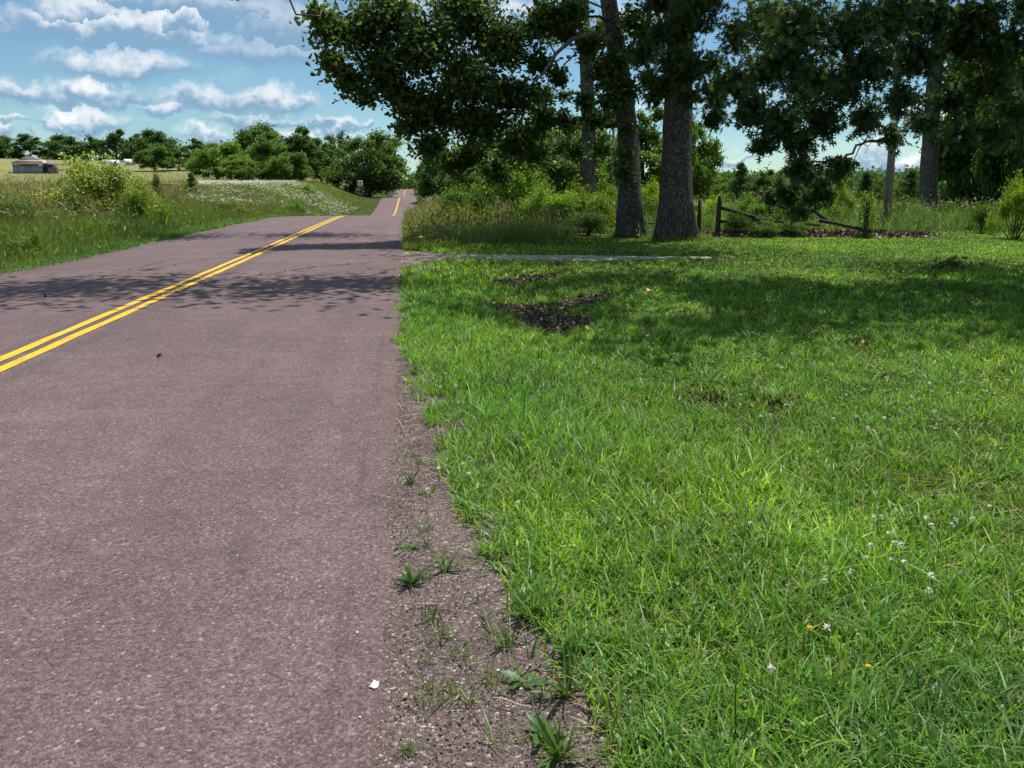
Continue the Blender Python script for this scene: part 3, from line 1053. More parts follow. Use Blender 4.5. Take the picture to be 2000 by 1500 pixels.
def clover():
    rg = np.random.default_rng(13)
    G = Geo()
    n = 26000
    y = 1.5 + rg.random(n) ** 0.9 * 12
    x = GRASS_EDGE(y) + rg.random(n) * (0.95 * y + 1.0)
    m = fbm(x, y, 0.75, 71)
    k = rg.random(n) < smoothstep(m, 0.50, 0.62) * 0.9 + 0.05
    k &= litter_mask(x, y) < 0.4
    x, y = x[k], y[k]
    z = ground_z(x, y) + 0.03 + 0.035 * rg.random(len(x))
    ok = view_filter(x, y, z)
    x, y, z = x[ok], y[ok], z[ok]
    n = len(x)
    base = np.stack([x, y, z], 1)
    c = palette(rg, n, [(.075, .17, .03), (.10, .21, .035), (.06, .13, .03), (.16, .25, .05)], None, 0.14)
    a0 = rg.random(n) * 6.28
    for kk in range(3):
        a = a0 + kk * 2.094
        tdir = np.stack([np.cos(a), np.sin(a), np.full(n, 0.15)], 1)
        nor = unit(np.stack([rg.normal(0, .3, n), rg.normal(0, .3, n), np.ones(n)], 1))
        tdir = unit(tdir - nor * np.sum(tdir * nor, 1)[:, None])
        fr = np.stack([np.cross(tdir, nor), tdir, nor], 2)
        lf = (LEAF_QUAD[0] * np.array([1.25, 1, 1]), LEAF_QUAD[1])
        scatter_leaves(G, rg, base, 0.013 + 0.009 * rg.random(n) + 0.0009 * y, lf, c, frames=fr)
    link('clover_leaf', G.mesh('clover_leaf'), M_GRASS, kind='stuff', label='patches of green clover leaves in the lawn')
    # blossoms
    spots = [on_ground(u, v)[:2] for (u, v) in [(1720, 1052), (1705, 1062), (1740, 1080), (1738, 1092), (1800, 1062), (1806, 1055), (1850, 1064), (1905, 1056), (1872, 1058),
             (1735, 1108), (1690, 1110), (1745, 1112), (1715, 1130), (1750, 1136), (1700, 1135), (1820, 1186), (1800, 1207), (1668, 1165), (1460, 1062), (1950, 1035),
             (876, 953), (897, 945), (918, 962), (847, 1000), (930, 980), (1015, 1030), (862, 778), (872, 755), (900, 780), (1880, 800), (1500, 840), (1485, 842), (1785, 802), (1815, 838), (1720, 845), (1808, 775),
             (1700, 870), (1740, 868), (1610, 850), (1450, 815), (1448, 793), (1550, 770), (1415, 760), (1350, 730), (1270, 660), (1278, 668), (1260, 675), (1250, 650), (1300, 640), (1310, 655), (1280, 630),
             (1255, 690), (1510, 622), (1588, 665), (1662, 649), (1900, 606), (1510, 1365), (1605, 1278), (1627, 1190), (1860, 745), (1965, 770)]]
    G = Geo()
    for q in spots:
        for _ in range(1 if q[1] > 6 else 1):
            bx, by = q[0] + rg.normal(0, .02), q[1] + rg.normal(0, .02)
            h = gz(bx, by) + 0.09 + 0.03 * rg.random()
            r_ = 0.0095 + 0.0025 * rg.random()
            G.tube([(bx, by, h - 0.09), (bx + rg.normal(0, .006), by, h)], 0.0016, 4, (.10, .18, .05))
            m = 26
            d = unit(rg.normal(0, 1, (m, 3)) + np.array([0, 0, .5]))
            P = np.array([bx, by, h]) + d * r_ * 0.4
            fr = np.stack([np.cross(d, np.array([0, 0.3, 1.0])), d, np.cross(np.cross(d, np.array([0, .3, 1.0])), d)], 2)
            cc = palette(rg, m, [(.80, .78, .72), (.70, .62, .52), (.84, .83, .80)], None, 0.06)
            scatter_leaves(G, rg, P, r_ * 1.1, LEAF_QUAD, cc, frames=fr)
    link('clover_blossom', G.mesh('clover_blossom'), M_FLOWER, kind='stuff', label='small white clover blossoms scattered through the lawn')


clover()


def leaf_litter():
    rg = np.random.default_rng(14)
    G = Geo()
    n = 22000
    x = rg.random(n) * 5 - 0.2
    y = 8.4 + rg.random(n) * 7
    k = (rg.random(n) < litter_mask(x, y))
    x, y = x[k], y[k]
    P = np.stack([x, y, ground_z(x, y) + 0.008 + 0.02 * rg.random(len(x))], 1)
    c = palette(rg, len(P), [(.16, .11, .075), (.24, .17, .12), (.09, .06, .042), (.36, .28, .21), (.13, .095, .075)], [.3, .22, .2, .13, .15], 0.22)
    scatter_leaves(G, rg, P, 0.05 + 0.045 * rg.random(len(P)), LEAF_PLAIN, c, up=0.8)
    # small bare spots
    n = 900
    x = np.concatenate([b[0] + rg.normal(0, b[2], 260) for b in BARE])
    y = np.concatenate([b[1] + rg.normal(0, b[3], 260) for b in BARE])
    P = np.stack([x, y, ground_z(x, y) + 0.014], 1)
    c = palette(rg, len(P), [(.075, .052, .036), (.11, .08, .055), (.04, .03, .022)], None, 0.2)
    scatter_leaves(G, rg, P, 0.035 + 0.03 * rg.random(len(P)), LEAF_PLAIN, c, up=0.7)
    link('leaf_litter', G.mesh('leaf_litter'), M_DRY, kind='stuff', label='brown dead leaves gathered in a hollow of the lawn near the road')
    # litter along the broken fence
    G = Geo()
    n = 5200
    x = 10.2 + rg.random(n) * 7.3
    yb = np.interp(x, [10, 12, 14, 17.5], [25.0, 24.7, 24.3, 23.9])
    y = yb + rg.normal(0, 0.42, n)
    hgt = 0.16 * np.exp(-((y - yb) / 0.4) ** 2) * np.clip(1.3 - np.abs(x - 14.5) / 3.2, 0.25, 1)
    P = np.stack([x, y, ground_z(x, y) + 0.02 + hgt * rg.random(n)], 1)
    c = palette(rg, n, [(.16, .105, .075), (.24, .17, .125), (.09, .06, .045), (.33, .26, .21)], [.35, .3, .2, .15], 0.2)
    scatter_leaves(G, rg, P, 0.10 + 0.06 * rg.random(n), LEAF_OAK, c, up=0.5)
    link('leaf_pile', G.mesh('leaf_pile'), M_DRY, kind='stuff', label='ridge of brown dead leaves along the foot of the broken fence')


leaf_litter()


def loose_gravel():
    rg = np.random.default_rng(15)
    ico = np.array([[1, 0, 0], [-1, 0, 0], [0, 1, 0], [0, -1, 0], [0, 0, 1], [0, 0, -1]], float)
    tri = np.array([[0, 2, 4], [2, 1, 4], [1, 3, 4], [3, 0, 4], [2, 0, 5], [1, 2, 5], [3, 1, 5], [0, 3, 5]])
    n = 15000
    y = 1.3 + rg.random(n) ** 1.4 * 6
    x = -0.13 + rg.random(n) ** 0.8 * (GRASS_EDGE(y) + 0.35)
    z = ground_z(x, y) + 0.016
    s = (0.0022 + 0.0034 * rg.random(n) ** 2)[:, None] * (0.6 + 0.7 * rg.random((n, 3)))
    M = leaf_frames(rg, n, 0.2)
    W = np.einsum('nij,nvj->nvi', M, ico[None] * s[:, None, :] * (0.8 + 0.4 * rg.random((n, 6, 1)))) + np.stack([x, y, z], 1)[:, None, :]
    T = (tri[None] + (np.arange(n) * 6)[:, None, None]).reshape(-1, 3)
    c = palette(rg, n, [(.17, .125, .125), (.13, .095, .095), (.22, .17, .16), (.32, .27, .24), (.085, .062, .062), (.55, .52, .48)], [.34, .24, .2, .08, .12, .02], 0.12)
    link('loose_gravel', new_mesh('loose_gravel', W.reshape(-1, 3), T, np.repeat(c, 6, 0)), M_STONE, kind='stuff', label='loose purple stone chips along the road edge')


loose_gravel()


def tall_grass(name, label, seed, n, region, hmin, hmax, cols, wts, width=0.02, heads=0.25, bend=0.3, short=0.0, headcol=(.26, .20, .10)):
    rg = np.random.default_rng(seed)
    x, y, e = region(rg, n)
    z = ground_z(x, y)
    cl = fbm(x, y, 0.55, seed)
    h = (hmin + (hmax - hmin) * rg.random(len(x))) * (0.55 + 0.9 * cl) * e
    c = palette(rg, len(x), cols, wts, 0.18)
    c *= (1 + (fbm(x, y, 0.25, seed + 1)[:, None] - 0.5) * np.array([.9, .5, .4]))
    G = Geo()
    d = np.hypot(x, y)
    P = np.stack([x, y, z - 0.02], 1)
    blades(G, rg, P, h, width * (0.6 + 0.8 * rg.random(len(x))) * np.clip(d / 28, 0.6, 2.5), np.abs(rg.normal(bend, 0.2, len(x))), c, 2, 0.22)
    k = rg.random(len(x)) < heads
    if k.any():
        m = int(k.sum())
        Pk = P[k]
        hk = h[k] * 1.22
        ck = palette(rg, m, [headcol, tuple(np.array(headcol) * 0.75), tuple(np.array(headcol) * np.array([.75, .95, .7]))], None, 0.15)
        blades(G, rg, Pk, hk, 0.007 * np.clip(d[k] / 20, 0.8, 3), 0.12, ck, 2, 0.15)
        tip = Pk + np.stack([rg.normal(0, .05, m), rg.normal(0, .05, m), hk * 0.9], 1)
        fr = leaf_frames(rg, m, 0.0, -1.2)
        lf = (LEAF_QUAD[0] * np.array([.35, 1, 1]), LEAF_QUAD[1])
        scatter_leaves(G, rg, tip, 0.13 + 0.1 * rg.random(m), lf, ck, frames=fr)
    return link(name, G.mesh(name), M_GRASS, kind='stuff', label=label)


# left verge
def reg_left(rg, n):
    y = 9 + rg.random(n) ** 1.25 * 75
    t = -(HALF + 0.25 + rg.random(n) ** 0.8 * (5.0 + 0.05 * y))
    e = smoothstep(-t, HALF + 0.15, HALF + 2.2) * 0.86 + 0.14
    return t + road_x(y), y, e


tall_grass('verge_grass', 'tall green and straw verge grass along the left road edge', 21, 60000, reg_left, 0.6, 1.05,
           [(.095, .175, .030), (.125, .21, .040), (.17, .23, .055), (.24, .23, .09), (.060, .12, .025)], [.3, .27, .17, .10, .16], 0.016, 0.14)


def reg_left_low(rg, n):
    y = 10 + rg.random(n) ** 1.3 * 40
    t = -(HALF + 0.02 + rg.random(n) ** 1.3 * 1.3 + 0.18 * vnoise(y, y * 0, 0.9, 5))
    return t + road_x(y), y, np.ones(n)


tall_grass('verge_edge_grass', 'short bright green weeds fringing the left road edge', 22, 15000, reg_left_low, 0.10, 0.26,
           [(.09, .19, .022), (.12, .23, .03), (.07, .14, .022), (.17, .24, .045)], [.35, .3, .2, .15], 0.026, 0.0, 0.5)


# right verge beyond the drive
def reg_right(rg, n):
    y = 19.9 + rg.random(n) ** 1.5 * 44
    t = HALF + 0.35 + rg.random(n) ** 0.9 * 5.2
    x = t + road_x(y)
    lim = 20.3 + 0.62 * np.clip(x, 0, 7)
    k = (y > lim)
    x, y = x[k], y[k]
    e = smoothstep(y, 19.5, 23.0) * 0.7 + 0.3
    e = e * (0.35 + 0.65 * smoothstep(x - road_x(y), HALF, HALF + 1.4))
    return x, y, e


tall_grass('roadside_grass', 'tall straw tipped grass right of the road beyond the drive', 23, 26000, reg_right, 0.30, 0.85,
           [(.20, .28, .07), (.29, .33, .11), (.42, .38, .18), (.15, .24, .05), (.50, .44, .24)], [.34, .30, .14, .16, .06], 0.017, 0.22)


def reg_right_low(rg, n):
    y = 20.2 + rg.random(n) ** 1.3 * 36
    t = HALF + 0.02 + rg.random(n) ** 1.2 * 1.4 + 0.15 * vnoise(y, y * 0, 0.9, 6)
    return t + road_x(y), y, np.ones(n)


tall_grass('verge_edge_grass', 'short green grass fringing the right road edge beyond the drive', 29, 14000, reg_right_low, 0.12, 0.42,
           [(.10, .175, .026), (.13, .20, .036), (.08, .14, .024), (.19, .23, .06)], [.35, .3, .2, .15], 0.020, 0.05, 0.5)


# weeds behind the fence on the right
def reg_weeds(rg, n):
    x = 8.5 + rg.random(n) * 36
    y = 25.6 + rg.random(n) ** 1.3 * 34
    k = (y > 25.8 - 0.12 * np.clip(x - 12, 0, 20))
    return x[k], y[k], np.clip((y[k] - 24) / 3, 0.35, 1.0)


tall_grass('fence_weeds', 'tall green weeds growing behind the broken rail fence', 24, 30000, reg_weeds, 0.5, 1.05,
           [(.10, .18, .034), (.135, .225, .045), (.18, .25, .06), (.07, .125, .028), (.22, .24, .09)], [.3, .3, .17, .15, .08], 0.026, 0.12, 0.4)


def reg_feet(rg, n):
    a = rg.random(n) * 6.28
    which = rg.random(n) < 0.55
    r = np.where(which, 0.66, 0.55) * (0.9 + 0.75 * rg.random(n) ** 1.5)
    return np.where(which, 8.15, 7.3) + r * np.cos(a), np.where(which, 22.5, 24.3) + r * np.sin(a), np.ones(n)


tall_grass('trunk_foot_grass', 'unmown grass round the feet of the two near oak trunks', 28, 2200, reg_feet, 0.10, 0.34,
           [(.11, .19, .03), (.15, .23, .045), (.20, .21, .08)], [.45, .35, .2], 0.020, 0.05, 0.4)


# hay field on the left
def reg_field(rg, n):
    a = R(-48) + rg.random(n) * R(47)
    r = 32 + rg.random(n) ** 1.5 * 230
    x, y = r * np.sin(a), r * np.cos(a)
    t = x - road_x(y)
    k = t < -11
    return x[k], y[k], np.ones(k.sum())


tall_grass('hay_field_grass', 'ripe straw coloured hay in the open field left of the road', 25, 45000, reg_field, 0.45, 0.8,
           [(.185, .160, .075), (.155, .145, .065), (.13, .145, .06), (.23, .20, .105), (.10, .125, .045)], [.28, .25, .2, .12, .15], 0.035, 0.25, 0.3, headcol=(.32, .25, .13))


# meadow bank beyond the crest
def reg_bank(rg, n):
    y = 44 + rg.random(n) * 115
    t = -(HALF + 0.4 + rg.random(n) * 17)
    return t + road_x(y), y, 0.35 + 0.65 * smoothstep(-t, HALF + 1, HALF + 7)


tall_grass('bank_grass', 'green and straw grass on the road bank beyond the crest', 26, 30000, reg_bank, 0.45, 0.75,
           [(.16, .23, .045), (.22, .26, .07), (.29, .27, .11), (.12, .19, .035)], [.32, .28, .2, .2], 0.035, 0.15)


def reg_bank_r(rg, n):
    y = 44 + rg.random(n) * 130
    t = HALF + 0.4 + rg.random(n) * 12
    return t + road_x(y), y, 0.4 + 0.6 * smoothstep(t, HALF + 1, HALF + 5)


tall_grass('far_verge_grass', 'grass beside the far stretch of road on its right', 27, 16000, reg_bank_r, 0.5, 0.9,
           [(.12, .17, .045), (.17, .20, .065), (.08, .13, .03)], [.4, .3, .3], 0.035, 0.2)


def umbels(name, label, seed, region, n, h0, h1, size):
    """white lacy flower heads on thin stems"""
    rg = np.random.default_rng(seed)
    x, y = region(rg, n)
    n = len(x)
    z = ground_z(x, y)
    h = h0 + (h1 - h0) * rg.random(n)
    G = Geo()
    P = np.stack([x, y, z], 1)
    c = palette(rg, n, [(.10, .15, .05)], None, .15)
    blades(G, rg, P, h, 0.012, 0.05, c, 2, 0.08)
    d = np.hypot(x, y)
    for k in range(5):
        off = np.stack([rg.normal(0, size * .45, n), rg.normal(0, size * .45, n), h - 0.01 + rg.normal(0, .015, n)], 1)
        cc = palette(rg, n, [(.74, .76, .64), (.66, .70, .55), (.80, .80, .74)], None, 0.06)
        scatter_leaves(G, rg, P + off, size * (0.6 + 0.6 * rg.random(n)), LEAF_QUAD, cc, up=1.2)
    return link(name, G.mesh(name), M_FLOWER, kind='stuff', label=label)


def um_meadow(rg, n):
    y = 38 + rg.random(n) ** 0.9 * 95
    t = -(HALF + 2.0 + rg.random(n) ** 0.8 * 22)
    x = t + road_x(y)
    k = (t > -(4.5 + (y - 30) * 0.26)) & (rg.random(n) < smoothstep(fbm(x, y, 0.10, 81), 0.36, 0.6))
    return x[k], y[k]


umbels('meadow_umbels', 'drifts of white flower heads in the meadow past the road crest', 31, um_meadow, 9000, 0.5, 0.95, 0.11)


def um_near(rg, n):
    y = 14 + rg.random(n) * 34
    x = road_x(y) - HALF - 1.6 - rg.random(n) * 7
    k = fbm(x, y, 0.3, 83) > 0.52
    return x[k], y[k]


umbels('verge_umbels', 'scattered white flower heads in the left verge', 32, um_near, 240, 0.6, 1.0, 0.06)


def um_right(rg, n):
    x = 17 + rg.random(n) * 16
    y = 27 + rg.random(n) * 8
    return x, y


umbels('fence_umbels', 'flat white flower heads among the weeds beside the utility pole', 33, um_right, 130, 0.75, 1.25, 0.05)


def um_rr(rg, n):
    y = 46 + rg.random(n) * 60
    x = road_x(y) + HALF + 1.2 + rg.random(n) * 5
    k = fbm(x, y, 0.2, 85) > 0.45
    return x[k], y[k]


umbels('roadside_umbels', 'white flower heads right of the far road', 34, um_rr, 1300, 0.7, 1.15, 0.09)

# ------------------------------------------------------------------ trees
OAK_COLS = [(.080, .135, .032), (.100, .165, .042), (.050, .092, .026), (.15, .21, .06), (.088, .135, .058)]
PIN_COLS = [(.058, .10, .032), (.078, .13, .040), (.10, .15, .056), (.042, .075, .026)]


def trunk_mesh(path, radii, sides=28, rings=60, flare=1.45, fh=0.8, seed=0, ridge=0.045):
    """tapered trunk with root flare and bark ridges"""
    rg = np.random.default_rng(seed)
    path = np.asarray(path, float)
    k = np.linspace(0, 1, len(path))
    s = np.linspace(0, 1, rings) ** 1.25
    P = np.stack([np.interp(s, k, path[:, i]) for i in range(3)], 1)
    r = np.interp(s, k, radii)
    hgt = P[:, 2] - P[0, 2]
    ang = np.arange(sides) / sides * 2 * math.pi
    nroot = rg.integers(4, 7)
    ph = rg.random() * 6.28
    V = []
    for i in range(rings):
        fl = math.exp(-hgt[i] / fh)
        lob = 1 + (flare - 1) * fl * (0.7 + 0.5 * np.cos(nroot * ang + ph) + 0.25 * np.cos(2 * ang + ph * 2))
        rdg = ridge * (vnoise(ang * sides / 6.28 * 0.55, np.full(sides, hgt[i] * 1.7), 1.0, seed + 3) - 0.5) * 2
        lum = 0.05 * (vnoise(ang * 1.2, np.full(sides, hgt[i] * 0.6), 1.0, seed + 4) - 0.5) * 2
        rr = r[i] * (lob + rdg + lum)
        V.append(np.stack([P[i, 0] + rr * np.cos(ang), P[i, 1] + rr * np.sin(ang), np.full(sides, P[i, 2])], 1))
    V = np.concatenate(V)
    T = []
    for i in range(rings - 1):
        for j in range(sides):
            a = i * sides + j
            b = i * sides + (j + 1) % sides
            T += [(a, b, b + sides), (a, b + sides, a + sides)]
    return V, np.array(T)


def bough_tree(root, base, path, clumps, qs, rg, low=2.4, rmax=0.17, k0=0.013):
    """limbs that fork from clump to clump, each limb an object of its own"""
    path = np.asarray(path, float)
    C = np.array([c for (c, r, n) in clumps], float)
    zt = np.linspace(base[2] + low, path[-1][2], 40)
    TP = np.stack([np.interp(zt, path[:, 2], path[:, i]) for i in range(3)], 1)
    hd = np.hypot(C[:, 0] - base[0], C[:, 1] - base[1])
    order = np.argsort(hd)
    par, start, done, gone = {}, {}, [], {}
    for i in order:
        want = C[i][2] - 0.30 * hd[i]
        cost = np.linalg.norm(TP - C[i], axis=1) + 0.5 * np.abs(TP[:, 2] - want)
        j = int(np.argmin(cost))
        best, bp, bs = cost[j], None, TP[j]
        for k in done:
            cst = np.linalg.norm(C[k] - C[i]) + 0.55 * gone[k]
            if cst < best:
                best, bp, bs = cst, k, C[k]
        par[i], start[i] = bp, bs
        gone[i] = (gone[bp] if bp is not None else 0) + np.linalg.norm(C[i] - bs)
        done.append(i)
    desc = {i: 1 for i in order}
    for i in order[::-1]:
        if par[i] is not None:
            desc[par[i]] += desc[i]
    for i in order:
        G = Geo()
        r0 = min(k0 * math.sqrt(1 + 1.6 * desc[i]) * 1.25, rmax)
        r1 = min(k0 * math.sqrt(desc[i]), rmax * .8)
        W = wobble(start[i], C[i], 10, 0.11, rg, 0.07)
        G.tube(W - base, np.linspace(r0, r1, 10), 8, lump=0.08)
        for qq in qs[i]:
            W2 = wobble(W[-2] + (W[-1] - W[-2]) * rg.random(), qq, 5, 0.13, rg, 0.04)
            G.tube(W2 - base, np.linspace(0.010, 0.003, 5), 4, cap=False)
        link('limb', G.mesh('limb', True), M_BARK, parent=root)


def big_tree(name, label, base, path, radii, clumps, leaf, cols, leaf_size, mul, seed, droop=0.2, upb=0.4, spread=0.3, subs=10, group=None, tint=(1, 1, 1), sides=28, rings=60, shade_clumps=(), flare=1.45):
    rg = np.random.default_rng(seed)
    base = np.asarray(base, float)
    root = link(name, None, loc=base, label=label, cat='tree', group=group)
    V, T = trunk_mesh(np.asarray(path) - base, radii, sides, rings, flare, seed=seed)
    link('trunk', new_mesh('trunk', V, T, None, True), M_BARK, parent=root)
    GC = Geo()
    allc = list(clumps) + list(shade_clumps)
    qs = []
    for (c, r, n) in allc:
        big = n < 0
        n = int(abs(n) * (5.0 if big else mul))
        P, q = clump_points(rg, c, r, n, subs if not big else 16, spread)
        qs.append(q)
        colr = palette(rg, n, cols, None, 0.2)
        if big:
            scatter_leaves(GC, rg, P - base, leaf_size * 1.35 * (0.7 + 0.6 * rg.random(n)), LEAF_QUAD, colr, up=upb, droop=droop)
        else:
            scatter_leaves(GC, rg, P - base, leaf_size * (0.5 + 0.85 * rg.random(n)), leaf, colr, up=upb, droop=droop)
    crown = link('crown', GC.mesh('crown'), M_LEAF, parent=root, color=tint)
    crown['kind'] = 'stuff'
    bough_tree(root, base, path, allc, qs, rg)
    return root


def pc(u, v, d, rpx, n, flat=1.0, rd=None):
    """clump from photo pixel, depth and radius in pixels"""
    r = rpx / FPX * d
    return (at(u, v, d), (r, rd or r, r * flat), n)


# --- the oak whose crown hangs over the road (second trunk)
b2 = np.array([7.3, 24.3, gz(7.3, 24.3) - 0.08])
top2 = at(1180, -60, 25.0)
p2 = [b2, at(1232, 400, 24.6), at(1226, 250, 24.8), at(1208, 120, 25), at(1188, 0, 25), top2, at(1160, -200, 25.5)]
c2 = []
for (u, v, d, rp_, n) in [
    (640, 50, 21, 46, 520), (620, 25, 20, 26, 160), (650, 120, 21, 40, 420), (690, 160, 21.5, 36, 400), (712, 190, 21.5, 24, 210), (700, 60, 22, 60, 900), (760, 40, 22, 70, 1300),
    (745, 130, 22, 60, 1000), (790, 190, 22.5, 50, 850), (800, 245, 23, 36, 380), (830, 100, 22.5, 75, 1700), (850, 210, 23, 60, 1200),
    (840, 285, 24, 42, 520), (880, 320, 25, 36, 420), (900, 30, 23, 80, 1900), (920, 150, 23, 75, 1800), (930, 240, 24, 60, 1200), (925, 300, 25, 42, 560),
    (985, 80, 23.5, 75, 1700), (1000, 190, 24, 60, 1100), (1005, 270, 25, 50, 800), (970, 330, 26, 40, 500), (1060, 40, 24, 50, 700), (1055, 120, 24, 30, 260), (1070, 230, 25, 36, 350), (1045, 300, 26, 40, 480),
    (1120, 20, 24, 40, 380), (1190, 200, 23.6, 36, 330), (1205, 130, 23.4, 40, 430), (1180, 150, 24, 34, 330), (1225, 180, 23.6, 30, 230), (1165, 240, 25, 26, 170), (1235, 40, 24, 40, 300), (1225, 250, 24, 20, 70), (1105, 60, 24.0, 40, 380), (1090, 150, 24.6, 30, 200), (1110, 235, 25.2, 26, 170), (1150, 90, 24.2, 36, 300), (1140, 200, 24.6, 26, 170), (1250, 110, 24.4, 34, 260), (1262, 60, 24.6, 34, 260), (1120, 290, 25.5, 26, 170), (455, -16, 16, 18, 16), (1222, 300, 24.1, 17, 60), (1226, 345, 24.1, 20, 80), (1216, 325, 24.0, 12, 30)]:
    c2.append(pc(u, v, d, rp_, n, 0.85))
s2 = [((6, 24, 12), (4, 4, 3), -450), ((8, 26, 15), (4, 4, 2.5), -400), ((1.2, 15.3, 8.6), (3.4, 2.1, 1.0), -400), ((-3.0, 15.4, 8.8), (3.4, 2.0, 0.9), -360), ((-0.6, 29.4, 10), (2.6, 2.4, 1.0), -280), ((-4.4, 30.2, 12), (2.8, 2.4, 0.9), -280)]  # unseen upper crown, with clumps added to cast shade bands on the road
oak_over_road = big_tree('oak_tree', 'leaning oak whose dark crown reaches out over the road', b2, p2, [.45, .37, .34, .31, .27, .24, .16], c2, LEAF_BROAD, OAK_COLS, 0.165, 1.9, 41, subs=13, shade_clumps=s2, spread=0.30)
# pale dead limb
rg_ = np.random.default_rng(6)
Gd = Geo()
dl = np.array([at(1165, 62, 23.6), at(1120, 78, 23.0), at(1085, 105, 22.6), at(1062, 140, 22.4), at(1030, 172, 22.2)]) - b2
Gd.tube(dl + rg_.normal(0, .03, dl.shape), [.075, .068, .060, .048, .020], 8, lump=0.1)
Gd.tube(np.array([dl[2], dl[2] + (at(1085, 90, 22.6) - at(1085, 105, 22.6)) * 1.5 + np.array([-.3, 0, .1])]), [.03, .012], 6)
link('dead_limb', Gd.mesh('dead_limb', True), M_DEADWOOD, parent=oak_over_road, label='bare pale dead limb')

# --- the thick pin oak (third trunk)
b3 = np.array([8.15, 22.5, gz(8.15, 22.5) - 0.1])
p3 = [b3, at(1320, 400, 22.9), at(1322, 300, 23), at(1326, 200, 23.1), at(1330, 60, 23.3), at(1335, -80, 23.5), at(1340, -250, 24)]
c3 = [pc(u, v, d, rp_, n, 0.9) for (u, v, d, rp_, n) in [
    (1300, 60, 20, 44, 330), (1350, 40, 20, 50, 420), (1330, 120, 20, 48, 420), (1300, 160, 20.5, 30, 190), (1370, 130, 19.5, 44, 360), (1345, 185, 20, 26, 150), (1400, 175, 19, 40, 300),
    (1395, 230, 19, 24, 120), (1440, 60, 19, 42, 230), (1275, 185, 21, 26, 130), (1255, 95, 22, 34, 200), (1290, 10, 21, 44, 330), (1380, 0, 20, 40, 260), (1265, 150, 22, 26, 120)]]
s3 = [((8, 20.5, 9.5), (4, 3.5, 2), -420), ((8.5, 23, 13), (4.5, 4, 3), -700), ((5, 20, 8.6), (3, 2.5, 1.2), -260), ((9, 25, 17), (3.5, 3.5, 3), -400), ((5.5, 15.5, 8.0), (2.6, 2.2, 1.1), -220)]
big_tree('pin_oak_tree', 'thickest grey barked oak beside the metal gate', b3, p3, [.54, .46, .43, .415, .39, .36, .26], c3, LEAF_PIN, PIN_COLS, 0.19, 2.2, 42, droop=0.9, upb=0.1, shade_clumps=s3, sides=40, rings=90, flare=1.5)

# --- the oak further back (first trunk)
b1 = at(1150, 402, 36)
b1[2] = gz(b1[0], b1[1]) - 0.1
p1 = [b1, at(1148, 330, 36), at(1150, 250, 36), at(1146, 150, 36.2), at(1140, 40, 36.4), at(1138, -60, 36.5), at(1130, -150, 37)]
c1 = [pc(u, v, d, rp_, n, 0.85) for (u, v, d, rp_, n) in [
    (1060, 190, 35, 30, 260), (1090, 60, 35, 44, 520), (1180, 60, 36, 44, 480), (1040, 250, 35, 36, 340), (1090, 290, 36, 30, 260), (1180, 290, 36, 26, 200), (1100, 185, 35.5, 18, 70), (1190, 120, 37, 36, 300),
    (1010, 310, 34, 40, 400), (960, 345, 34, 40, 380), (900, 350, 34, 36, 300), (1110, 330, 37, 30, 200), (1185, 230, 37, 24, 150), (1080, 345, 36, 34, 260)]]
big_tree('oak_tree', 'oak with its foot hidden in brambles, furthest back of the three trunks', b1, p1, [.40, .35, .33, .31, .28, .24, .15], c1, LEAF_PLAIN, OAK_COLS, 0.24, 2.2, 43, sides=18, rings=40)

# --- the pin oak hanging into the picture from the right: trunk outside the frame
b5 = np.array([17.0, 14.0, gz(17.0, 14.0) - 0.1])
p5 = [b5, b5 + [-.05, .1, 2.5], b5 + [-.2, .1, 5], b5 + [-.2, .3, 8], b5 + [0, .3, 11], b5 + [.2, .3, 14]]
pin_px = [
    (1440, 150, 12.5, 55, 190), (1500, 40, 12, 70, 330), (1500, 130, 11.5, 62, 300), (1560, 60, 11, 80, 400), (1580, 150, 11, 70, 360), (1470, 215, 12.5, 46, 190), (1520, 230, 12, 50, 220), (1490, 280, 12.5, 26, 60),
    (1560, 270, 12.5, 36, 120), (1600, 230, 12, 50, 210), (1570, 320, 13, 36, 150), (1540, 370, 13.5, 32, 130), (1600, 370, 13.5, 34, 140), (1510, 385, 14, 22, 60), (1640, 320, 13, 30, 90), (1565, 405, 13.8, 22, 60),
    (1640, 170, 12, 55, 230), (1650, 60, 11.5, 75, 360), (1690, 230, 12.5, 42, 140), (1700, 130, 12, 55, 240), (1730, 40, 12, 70, 330), (1760, 190, 13, 46, 160), (1745, 265, 13.5, 26, 60), (1790, 110, 13, 50, 230),
    (1800, 240, 14, 34, 110), (1810, 30, 13, 60, 300), (1850, 190, 14, 36, 140), (1870, 90, 13.5, 50, 240), (1900, 30, 13, 60, 330), (1930, 160, 13.5, 55, 280), (1960, 80, 13, 60, 330), (1990, 210, 14, 45, 200), (1880, 260, 15, 36, 120), (1940, 260, 15, 40, 160)]
c5 = [pc(u, v, d, rp_, n, 0.85) for (u, v, d, rp_, n) in pin_px]
s5 = [((5.8, 10.6, 6.8), (2.8, 1.8, .8), -170), ((9.5, 9.4, 7.0), (3.6, 1.7, 1.0), -210), ((4.2, 12.8, 7.4), (2.4, 1.7, .8), -170), ((11, 12.0, 7.4), (3.4, 2.8, 1.3), -460), ((7.0, 13.6, 6.6), (2.4, 1.8, 0.9), -200), ((13.5, 11.0, 7.6), (3.0, 2.4, 1.3), -330), ((15, 13.5, 9), (4, 4, 2.4), -700), ((8.2, 11.6, 6.2), (2.2, 2.0, 0.9), -150), ((17, 14, 13), (4.5, 4.5, 3), -700), ((20, 13, 8), (3, 3, 2), -250), ((13, 16, 8), (3.0, 2.0, 1.6), -260)]  # unseen upper boughs, the nearest clumps added to spread shade over the lawn


